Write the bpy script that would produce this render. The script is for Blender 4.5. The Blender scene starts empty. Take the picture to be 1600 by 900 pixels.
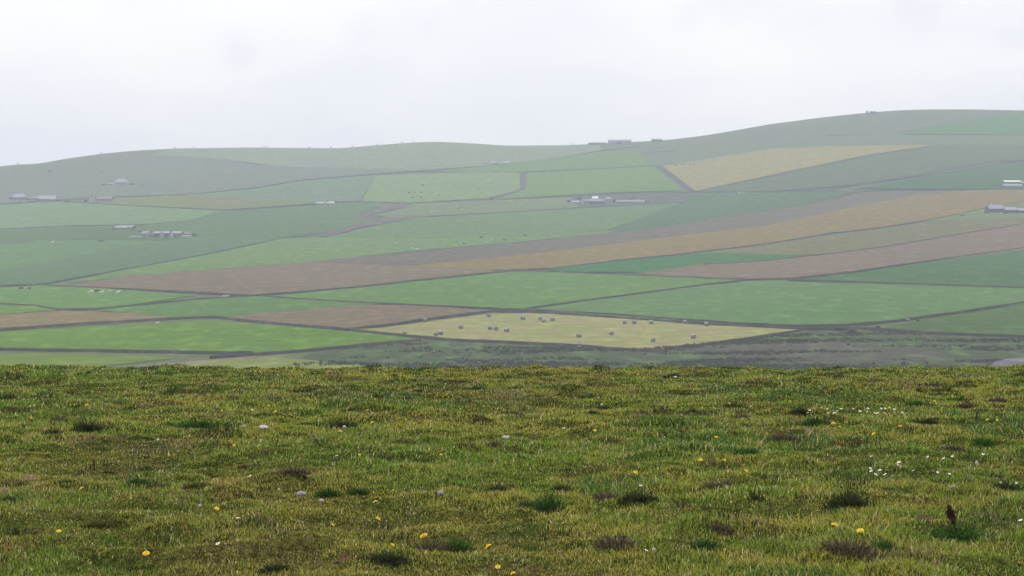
import bpy, bmesh, math, random
import numpy as np
from mathutils import Vector, Matrix
from mathutils.geometry import delaunay_2d_cdt

random.seed(7)
rng = np.random.default_rng(11)
sc = bpy.context.scene
COL = sc.collection
R = math.radians

# ------------------------------------------------------------------ noise
def vnoise(x, y, seed=0):
    x = np.asarray(x, float); y = np.asarray(y, float)
    xi = np.floor(x).astype(np.int64); yi = np.floor(y).astype(np.int64)
    fx = x - xi; fy = y - yi
    fx = fx*fx*(3-2*fx); fy = fy*fy*(3-2*fy)
    def h(a, b):
        n = (a*374761393 + b*668265263 + seed*974711) & 0x7fffffff
        n = ((n ^ (n >> 13))*1274126177) & 0x7fffffff
        n = (n ^ (n >> 16)) & 0xffff
        return n/65535.0
    return (h(xi, yi)*(1-fx)+h(xi+1, yi)*fx)*(1-fy)+(h(xi, yi+1)*(1-fx)+h(xi+1, yi+1)*fx)*fy

def fbm(x, y, s, seed=0, o=3):
    t = 0; a = 1; n = 0
    for k in range(o):
        t = t+a*vnoise(np.asarray(x)/s+13.7*k, np.asarray(y)/s+7.1*k, seed+k); n += a; a *= .5; s *= .5
    return t/n

# ------------------------------------------------------------------ camera
F = 2986.0
CAMZ = 1.7
PITCH = math.atan(38/F)
cam = bpy.data.objects.new('camera', bpy.data.cameras.new('camera'))
COL.objects.link(cam)
cam.location = (0, 0, CAMZ)
cam.rotation_euler = (math.pi/2-PITCH, 0, 0)
cam.data.sensor_fit = 'HORIZONTAL'
cam.data.angle = 2*math.atan(800/F)
cam.data.clip_start = .1
cam.data.clip_end = 12000
sc.camera = cam

def ray(px, py):
    u = (px-800)/F; v = (450-py)/F
    c, s = math.cos(PITCH), math.sin(PITCH)
    dy = c+s*v; dz = -s+c*v
    return u/dy, dz/dy              # az, elevation slope

# ------------------------------------------------------------------ terrain
SKY = [(-600, 300), (-200, 275), (0, 260), (25, 257), (60, 256), (100, 248.5), (160, 240), (210, 235.5), (275, 232), (350, 231), (400, 230.5), (470, 231.5),
       (535, 231.5), (600, 226), (640, 223), (680, 221.5), (720, 223), (790, 227.5), (880, 227), (930, 225), (985, 222), (1040, 219), (1100, 212),
       (1150, 203.5), (1200, 194.5), (1280, 184), (1340, 177.5), (1400, 172.5), (1450, 171), (1520, 171), (1600, 172.5), (1800, 180), (2200, 215)]
_saz = np.array([ray(x, y)[0] for x, y in SKY]); _sel = np.array([ray(x, y)[1] for x, y in SKY])
_fine = np.linspace(_saz[0], _saz[-1], 900)
_fe = np.interp(_fine, _saz, _sel)
_k = np.exp(-np.linspace(-2, 2, 15)**2); _k /= _k.sum()
_fe = np.convolve(np.pad(_fe, 7, mode='edge'), _k, 'valid')
E0 = -185/F; Y0 = 400.0
_gY = np.array([380, 400, 445, 495, 560, 800, 1100, 1500, 1800, 2000, 2120, 2250, 2600, 3000.])
_gV = np.array([-.03, 0, .064, .139, .227, .413, .56, .733, .88, .975, 1.0, .988, .86, .65])
_gf = np.linspace(380, 3000, 2000)
_gg = np.interp(_gf, _gY, _gV)
_k2 = np.exp(-np.linspace(-2, 2, 121)**2); _k2 /= _k2.sum()
_gs = np.convolve(np.pad(_gg, 60, mode='reflect', reflect_type='odd'), _k2, 'valid')
_gs = _gs/_gs[(_gf > 1900) & (_gf < 2400)].max()

def hz(X, Y):
    X = np.asarray(X, float); Y = np.asarray(Y, float)
    es = np.interp(X/np.maximum(Y, 1), _fine, _fe)
    g = np.interp(Y, _gf, _gs)
    e = E0+(es-E0)*g
    wob = (vnoise(X/140.+3, Y/170.+9, 5)-.5)*.7*np.clip((Y-420)/300, 0, 1)
    return CAMZ+Y*e+wob*np.clip((2050-Y)/400, 0.1, 1)

ZV = float(hz(0, 400.0)); KB = .0033
def nz(X, Y):
    X = np.asarray(X, float); Y = np.asarray(Y, float)
    Yb = Y+(vnoise(X/3.5+40, Y*0+.5, 3)-.5)*1.6
    p = np.where(Yb > 26, -KB*(Yb-26)**2, 0.)
    t = np.clip((Y-48)/352., 0, 1)
    z0 = -KB*22**2; m0 = -2*KB*22*352
    hm = (2*t**3-3*t**2+1)*z0+(t**3-2*t**2+t)*m0+(-2*t**3+3*t**2)*ZV
    b = np.clip((Y-44)/4., 0, 1)
    base = p*(1-b)+hm*b
    k = np.clip((70-np.abs(Y))/20, 0, 1)
    bump = (fbm(X, Y, 3.2, 21, 2)-.5)*.16+(fbm(X, Y*1.0, .8, 33, 3)-.5)*.085+np.clip(fbm(X, Y, .42, 37, 2)-.48, 0, 1)*.19+(vnoise(X/.25, Y/.25, 44)-.5)*.018
    return base+bump*k

xs = np.concatenate([np.linspace(-330, -40, 30), np.linspace(-40, -13, 60)[1:], np.linspace(-13, 13, 440)[1:], np.linspace(13, 40, 60)[1:], np.linspace(40, 330, 30)[1:]])
ysr = np.concatenate([np.linspace(-70, 5, 40), np.linspace(5, 42, 640)[1:], np.linspace(42, 80, 60)[1:], np.linspace(80, 404, 60)[1:]])
GX, GY = np.meshgrid(xs, ysr)
GZ = nz(GX, GY)
GZ = np.where(GY > 396, np.minimum(GZ, hz(GX, np.maximum(GY, 396))-.3), GZ)

_nz_exact = nz
def nz(X, Y):
    """height of the pasture sheet as built"""
    X = np.asarray(X, float); Y = np.asarray(Y, float)
    X = np.broadcast_to(X, Y.shape) if X.shape != Y.shape else X
    j = np.clip(np.searchsorted(xs, X)-1, 0, len(xs)-2); i = np.clip(np.searchsorted(ysr, Y)-1, 0, len(ysr)-2)
    fx = np.clip((X-xs[j])/(xs[j+1]-xs[j]), 0, 1); fy = np.clip((Y-ysr[i])/(ysr[i+1]-ysr[i]), 0, 1)
    return (GZ[i, j]*(1-fx)+GZ[i, j+1]*fx)*(1-fy)+(GZ[i+1, j]*(1-fx)+GZ[i+1, j+1]*fx)*fy

_ys = np.linspace(425, 2135, 2200)
def far(px, py):
    az, el = ray(px, py)
    e = (hz(az*_ys, _ys)-CAMZ)/_ys
    e = np.maximum.accumulate(e)
    if el >= e[-1]:
        Y = 2132.
    else:
        i = min(int(np.searchsorted(e, el)), len(e)-1)
        a, b = max(i-1, 0), i
        t = 0 if e[b] == e[a] else (el-e[a])/(e[b]-e[a])
        Y = _ys[a]+(_ys[b]-_ys[a])*t
    X = az*Y
    return Vector((X, Y, float(hz(X, Y))))

_yn = np.linspace(7, 40, 3300)
def near(px, py):
    az, el = ray(px, py)
    e = (nz(az*_yn, _yn)-CAMZ)/_yn
    i = int(np.argmax(e >= el)) if (e >= el).any() else int(np.argmax(e))
    Y = _yn[i]; X = az*Y
    return Vector((X, Y, float(nz(X, Y))))

# ------------------------------------------------------------------ materials
def newmat(name):
    m = bpy.data.materials.new(name); m.use_nodes = True
    nt = m.node_tree
    b = nt.nodes['Principled BSDF']
    return m, nt, b

def plain(name, c, rough=.8, var=.25, scale=1.5, spec=.2):
    m, nt, b = newmat(name)
    N = nt.nodes; L = nt.links
    tc = N.new('ShaderNodeTexCoord'); no = N.new('ShaderNodeTexNoise')
    no.inputs['Scale'].default_value = scale; no.inputs['Detail'].default_value = 4
    L.new(tc.outputs['Object'], no.inputs['Vector'])
    r = N.new('ShaderNodeValToRGB')
    r.color_ramp.elements[0].position = .3; r.color_ramp.elements[1].position = .7
    r.color_ramp.elements[0].color = tuple(v*(1-var) for v in c)+(1,)
    r.color_ramp.elements[1].color = tuple(min(1, v*(1+var)) for v in c)+(1,)
    L.new(no.outputs['Fac'], r.inputs['Fac']); L.new(r.outputs['Color'], b.inputs['Base Color'])
    b.inputs['Roughness'].default_value = rough; b.inputs['Specular IOR Level'].default_value = spec
    return m

SURVEY = {'left_heather': (0.0305, 0.0578, 0.0343),
 'ridge_grass': (0.0348, 0.053, 0.0336),
 'upper_blue': (0.025, 0.0421, 0.0142),
 'pale_grass': (0.0001, 0.0078, -0.0053),
 'upper_bright': (-0.025, -0.0144, -0.0377),
 'crest_green': (-0.0295, -0.0268, -0.0607),
 'pale_barley': (-0.0552, -0.0464, -0.0554),
 'deep_pasture': (0.0123, 0.025, -0.0095),
 'tan_grass': (-0.0232, -0.0226, -0.0143),
 'ochre_long': (-0.0279, -0.0261, -0.04),
 'olive_grass': (-0.0002, -0.0099, -0.0085),
 'ploughed_earth': (-0.0095, 0.0043, -0.0013),
 'blue_green_grass': (0.0041, -0.0002, -0.0092),
 'gully_grass': (0.0118, 0.0036, -0.0014),
 'strip_grass': (0.0096, 0.0054, 0.0023),
 'dark_pasture': (0.0186, 0.0425, 0.0087),
 'left_grass': (0.0041, 0.0101, 0.0078),
 'sheep_grass': (0.0145, 0.0287, 0.0028),
 'ochre_stubble': (-0.0512, -0.0203, -0.0056),
 'broad_grass': (0.0152, 0.0106, 0.0062),
 'dull_grass': (-0.015, -0.025, -0.006),
 'hill_grass': (0.0298, 0.0385, 0.0166),
 'dark_slope': (0.0132, 0.0371, -0.0102),
 'dull_green': (0.006, 0.0142, -0.014),
 'brown_stubble': (-0.0113, 0.0061, 0.0049),
 'aftermath_grass': (0.0175, 0.0178, 0.0128),
 'bright_grass': (-0.0011, -0.0026, -0.0082),
 'mown_stubble': (0.0158, 0.0238, -0.0046),
 'upper_teal': (-0.0105, 0.0088, -0.0529),
 'crest_slope': (0.0199, 0.0359, -0.0054),
 'barn_green': (-0.0285, -0.0236, -0.0906),
 'wedge_grass': (-0.0152, 0.0042, -0.0189),
 'mid_grass': (0.012, 0.016, 0.003),
 'grey_green_pasture': (0.003, 0.022, -0.0268),
 'grey_pasture': (0.0262, 0.06, -0.0063),
 'gully_heath': (0.035, 0.035, 0.022),
 'strip_ochre': (-0.0302, 0.0027, -0.0446)}
def groundmat(name, c1, c2, c3=None, big=60., ang=20., amt3=.5, fine=1.0, rows=0.):
    """field surface: broad growth patches, streaks along the working direction and fine mottling, all in world metres"""
    off = SURVEY.get(name, (0, 0, 0))
    c1, c2, c3 = [tuple(max(.3*v, v+k) for v, k in zip(c, off)) if c else None for c in (c1, c2, c3)]
    m, nt, b = newmat(name)
    N = nt.nodes; L = nt.links
    geo = N.new('ShaderNodeNewGeometry')
    def noise(scale, rot=0, det=4, dist=0):
        mp = N.new('ShaderNodeMapping'); mp.inputs['Rotation'].default_value = (0, 0, R(rot))
        mp.inputs['Scale'].default_value = scale
        L.new(geo.outputs['Position'], mp.inputs['Vector'])
        n = N.new('ShaderNodeTexNoise'); n.inputs['Scale'].default_value = 1; n.inputs['Detail'].default_value = det
        n.inputs['Distortion'].default_value = dist
        L.new(mp.outputs['Vector'], n.inputs['Vector']); return n.outputs['Fac']
    def ramp(f, a, bb):
        r = N.new('ShaderNodeMapRange'); r.inputs['From Min'].default_value = a; r.inputs['From Max'].default_value = bb
        L.new(f, r.inputs['Value']); return r.outputs['Result']
    def mix(f, a, bb):
        x = N.new('ShaderNodeMix'); x.data_type = 'RGBA'
        L.new(f, x.inputs['Factor'])
        for s, v in ((x.inputs[6], a), (x.inputs[7], bb)):
            if isinstance(v, tuple): s.default_value = v+(1,)
            else: L.new(v, s)
        return x.outputs[2]
    col = mix(ramp(noise((1/big, 1/big, 0), 0, 5, .6), .35, .65), c1, c2)
    st = ramp(noise((1/90., 1/3.5, 0), ang, 4), .40, .62)
    d2 = tuple(v*.74 for v in c1)
    s1 = N.new('ShaderNodeMath'); s1.operation = 'MULTIPLY'; s1.inputs[1].default_value = .8
    L.new(st, s1.inputs[0])
    col = mix(s1.outputs[0], col, d2)
    if c3:
        p = ramp(noise((1/22., 1/9., 0), ang, 5, .8), .48, .62)
        s2 = N.new('ShaderNodeMath'); s2.operation = 'MULTIPLY'; s2.inputs[1].default_value = amt3
        L.new(p, s2.inputs[0]); col = mix(s2.outputs[0], col, c3)
    f = N.new('ShaderNodeMath'); f.operation = 'MULTIPLY'; f.inputs[1].default_value = .6*fine
    L.new(ramp(noise((.55, .30, 0), 10, 5), .45, .68), f.inputs[0])
    col = mix(f.outputs[0], col, tuple(v*.62 for v in c1))
    f = N.new('ShaderNodeMath'); f.operation = 'MULTIPLY'; f.inputs[1].default_value = .5*fine
    L.new(ramp(noise((.16, .07, 0), -10, 5), .5, .68), f.inputs[0])
    col = mix(f.outputs[0], col, tuple(min(1, v*1.45) for v in c2))
    L.new(col, b.inputs['Base Color'])
    b.inputs['Roughness'].default_value = 1; b.inputs['Specular IOR Level'].default_value = 0
    return m

# ------------------------------------------------------------------ mesh helpers
def link(o, parent=None):
    COL.objects.link(o)
    if parent: o.parent = parent
    return o

def tag(o, label, cat=None, group=None, kind=None):
    o['label'] = label
    if cat: o['category'] = cat
    if group: o['group'] = group
    if kind: o['kind'] = kind
    return o

def np_mesh(name, V, loops, starts, mats, smooth=False, colors=None, mi=None):
    me = bpy.data.meshes.new(name)
    V = np.asarray(V, np.float32)
    me.vertices.add(len(V)); me.vertices.foreach_set('co', V.ravel())
    me.loops.add(len(loops)); me.loops.foreach_set('vertex_index', np.asarray(loops, np.int32))
    me.polygons.add(len(starts)); me.polygons.foreach_set('loop_start', np.asarray(starts, np.int32))
    if mi is not None: me.polygons.foreach_set('material_index', np.asarray(mi, np.int32))
    me.polygons.foreach_set('use_smooth', np.full(len(starts), smooth))
    if colors is not None:
        a = me.attributes.new('tint', 'FLOAT_COLOR', 'POINT')
        a.data.foreach_set('color', np.asarray(colors, np.float32).ravel())
    for m in mats: me.materials.append(m)
    me.update(calc_edges=True)
    return me

def grid_mesh(name, X, Y, Z, mat):
    ny, nx = X.shape
    V = np.stack([X, Y, Z], -1).reshape(-1, 3)
    i = np.arange(ny*nx).reshape(ny, nx)
    q = np.stack([i[:-1, :-1], i[:-1, 1:], i[1:, 1:], i[1:, :-1]], -1).reshape(-1)
    return np_mesh(name, V, q, np.arange(0, len(q), 4), [mat], smooth=True)

class MB:
    """collects simple solids, links them as one mesh"""
    def __init__(s): s.bm = bmesh.new()
    def box(s, x0, x1, y0, y1, z0, z1):
        v = [s.bm.verts.new(p) for p in ((x0, y0, z0), (x1, y0, z0), (x1, y1, z0), (x0, y1, z0), (x0, y0, z1), (x1, y0, z1), (x1, y1, z1), (x0, y1, z1))]
        for f in ((0, 3, 2, 1), (4, 5, 6, 7), (0, 1, 5, 4), (1, 2, 6, 5), (2, 3, 7, 6), (3, 0, 4, 7)):
            s.bm.faces.new([v[k] for k in f])
        return s
    def poly(s, *f):
        s.bm.faces.new([s.bm.verts.new(p) for p in f]); return s
    def prism(s, prof, y0, y1, axis='y'):
        a = [s.bm.verts.new((p, y0, q) if axis == 'y' else (y0, p, q)) for p, q in prof]
        b = [s.bm.verts.new((p, y1, q) if axis == 'y' else (y1, p, q)) for p, q in prof]
        n = len(prof)
        s.bm.faces.new(a); s.bm.faces.new(b[::-1])
        for k in range(n): s.bm.faces.new((a[k], b[k], b[(k+1) % n], a[(k+1) % n]))
        return s
    def build(s, name, mat, parent=None, smooth=False):
        bmesh.ops.recalc_face_normals(s.bm, faces=s.bm.faces)
        me = bpy.data.meshes.new(name); s.bm.to_mesh(me); s.bm.free()
        me.materials.append(mat)
        for p in me.polygons: p.use_smooth = smooth
        return link(bpy.data.objects.new(name, me), parent)

def empty(name, loc, rz=0, s=1):
    o = bpy.data.objects.new(name, None); link(o)
    o.location = loc; o.rotation_euler = (0, 0, rz); o.scale = (s, s, s)
    o.empty_display_size = .2
    return o

def dup(o, loc, rz=0, s=1, label=None, group=None):
    c = o.copy(); COL.objects.link(c); c.location = loc; c.rotation_euler = (0, 0, rz); c.scale = (s, s, s) if not isinstance(s, tuple) else s
    for ch in list(o.children):
        k = ch.copy(); COL.objects.link(k); k.parent = c
    if label: c['label'] = label
    if group: c['group'] = group
    return c

def subdiv_line(pts, step=7., closed=False):
    out = []
    n = len(pts)
    for k in range(n if closed else n-1):
        a, b = pts[k], pts[(k+1) % n]
        d = math.hypot(b[0]-a[0], b[1]-a[1]); m = max(1, int(d/step))
        for j in range(m): out.append((a[0]+(b[0]-a[0])*j/m, a[1]+(b[1]-a[1])*j/m))
    if not closed: out.append(pts[-1])
    return out

def inpoly(x, y, P):
    ins = np.zeros(x.shape, bool)
    n = len(P)
    for k in range(n):
        x0, y0 = P[k]; x1, y1 = P[(k+1) % n]
        if y0 == y1: continue
        c = ((y0 > y) != (y1 > y)) & (x < (x1-x0)*(y-y0)/(y1-y0)+x0)
        ins ^= c
    return ins

_layer = [0]
def field(name, label, pix, mat, sp=14., lift=None):
    _layer[0] += 1
    off = lift if lift is not None else .10+.018*_layer[0]
    pts = [far(*p) for p in subdiv_line(pix, 7., True)]
    P = []
    for p in pts:
        q = (p.x, p.y)
        if not P or math.hypot(q[0]-P[-1][0], q[1]-P[-1][1]) > .4: P.append(q)
    while math.hypot(P[0][0]-P[-1][0], P[0][1]-P[-1][1]) < .4: P.pop()
    A = np.array(P)
    c = A.mean(0)
    xs = np.arange(A[:, 0].min(), A[:, 0].max(), sp); ys = np.arange(A[:, 1].min(), A[:, 1].max(), sp)
    gx, gy = np.meshgrid(xs, ys)
    gx = gx.ravel()+rng.uniform(-2, 2, gx.size); gy = gy.ravel()+rng.uniform(-2, 2, gy.size)
    k = inpoly(gx, gy, P)
    S = 100.
    vs = [Vector(((p[0]-c[0])/S, (p[1]-c[1])/S)) for p in P]+[Vector(((a-c[0])/S, (b-c[1])/S)) for a, b in zip(gx[k], gy[k])]
    n = len(P)
    ov, oe, of, *_ = delaunay_2d_cdt(vs, [], [list(range(n))], 1, 1e-6)
    V = np.array([(v.x*S+c[0], v.y*S+c[1]) for v in ov])
    Z = hz(V[:, 0], V[:, 1])+off
    me = bpy.data.meshes.new(name)
    me.from_pydata([(float(a), float(b), float(z)) for (a, b), z in zip(V, Z)], [], [list(f) for f in of])
    up = [p for p in me.polygons if p.normal.z < 0]
    if up: me.flip_normals()
    for p in me.polygons: p.use_smooth = True
    me.materials.append(mat)
    o = link(bpy.data.objects.new(name, me))
    return tag(o, label, kind='structure')

exec_parts = []
# ------------------------------------------------------------------ colours
GR_BRIGHT = groundmat('bright_grass', (.085, .165, .032), (.11, .19, .04), None, 70, 12)
GR_MID = groundmat('mid_grass', (.060, .130, .036), (.075, .150, .040), None, 80, 8)
GR_TEAL = groundmat('blue_green_grass', (.045, .105, .044), (.055, .125, .048), None, 80, 8)
GR_DARK = groundmat('dark_pasture', (.048, .082, .040), (.060, .100, .044), (.060, .060, .040), 60, 15, .5)
GR_PALE = groundmat('pale_grass', (.120, .185, .060), (.145, .21, .07), (.15, .16, .06), 70, 5, .4)
GR_OLIVE = groundmat('olive_grass', (.12, .125, .055), (.14, .14, .06), (.10, .11, .05), 60, 14, .5)
GR_GREY = groundmat('grey_pasture', (.085, .090, .062), (.10, .105, .07), (.08, .075, .06), 50, 12, .5)
MOOR = groundmat('moor_heath', (.070, .062, .048), (.080, .085, .050), (.06, .05, .045), 120, 10, .6)
HILL = groundmat('hill_grass', (.064, .094, .046), (.098, .080, .062), (.062, .072, .042), 100, 10, .5)
RIDGE = groundmat('ridge_grass', (.12, .145, .075), (.13, .15, .085), (.12, .12, .08), 150, 5, .4)
BROWN = groundmat('brown_stubble', (.150, .100, .062), (.165, .115, .070), (.12, .10, .06), 60, 12, .4)
PINKB = groundmat('ploughed_earth', (.155, .105, .078), (.17, .12, .085), (.13, .09, .07), 60, 16, .4)
OCHRE = groundmat('ochre_stubble', (.230, .150, .065), (.22, .17, .080), (.16, .14, .07), 70, 14, .4)
TAN = groundmat('tan_grass', (.130, .110, .078), (.14, .125, .085), (.11, .10, .07), 60, 12, .4)
STRAW = groundmat('mown_stubble', (.225, .195, .115), (.165, .205, .070), (.26, .20, .14), 22, 4, .6, .9)
PALEBARLEY = groundmat('pale_barley', (.27, .24, .12), (.30, .25, .125), (.24, .22, .11), 60, 14, .4)
WET = groundmat('rough_wet_ground', (.072, .078, .050), (.066, .115, .042), (.050, .066, .042), 7, 3, .7, 1.4)
WETP = groundmat('heath_ground', (.090, .074, .070), (.074, .096, .052), (.05, .06, .05), 9, 3, .6, 1.4)
VERGE = groundmat('rough_verge', (.070, .072, .056), (.085, .075, .066), (.035, .042, .038), 9, 10, .6, 1.4)
TRACK = groundmat('track_gravel', (.17, .14, .11), (.20, .165, .13), None, 10, 10)
MUD = groundmat('wet_mud', (.13, .125, .155), (.16, .155, .185), (.075, .085, .065), 6, 5, .8)

# ------------------------------------------------------------------ hills sheet
azs = np.concatenate([np.linspace(-.80, -.30, 70, endpoint=False), np.linspace(-.30, .30, 240), np.linspace(.30, .80, 70)[1:]])
yrow = np.concatenate([np.arange(396, 600, 5.), np.arange(600, 1300, 8.), np.arange(1300, 2400, 8.), np.arange(2400, 3000, 40.)])
A_, Y_ = np.meshgrid(azs, yrow); X_ = A_*Y_
hill = link(bpy.data.objects.new('hills', grid_mesh('hills', X_, Y_, hz(X_, Y_), HILL)))
tag(hill, 'long grey green hillside rising across the valley to a rounded ridge', kind='structure')

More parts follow.
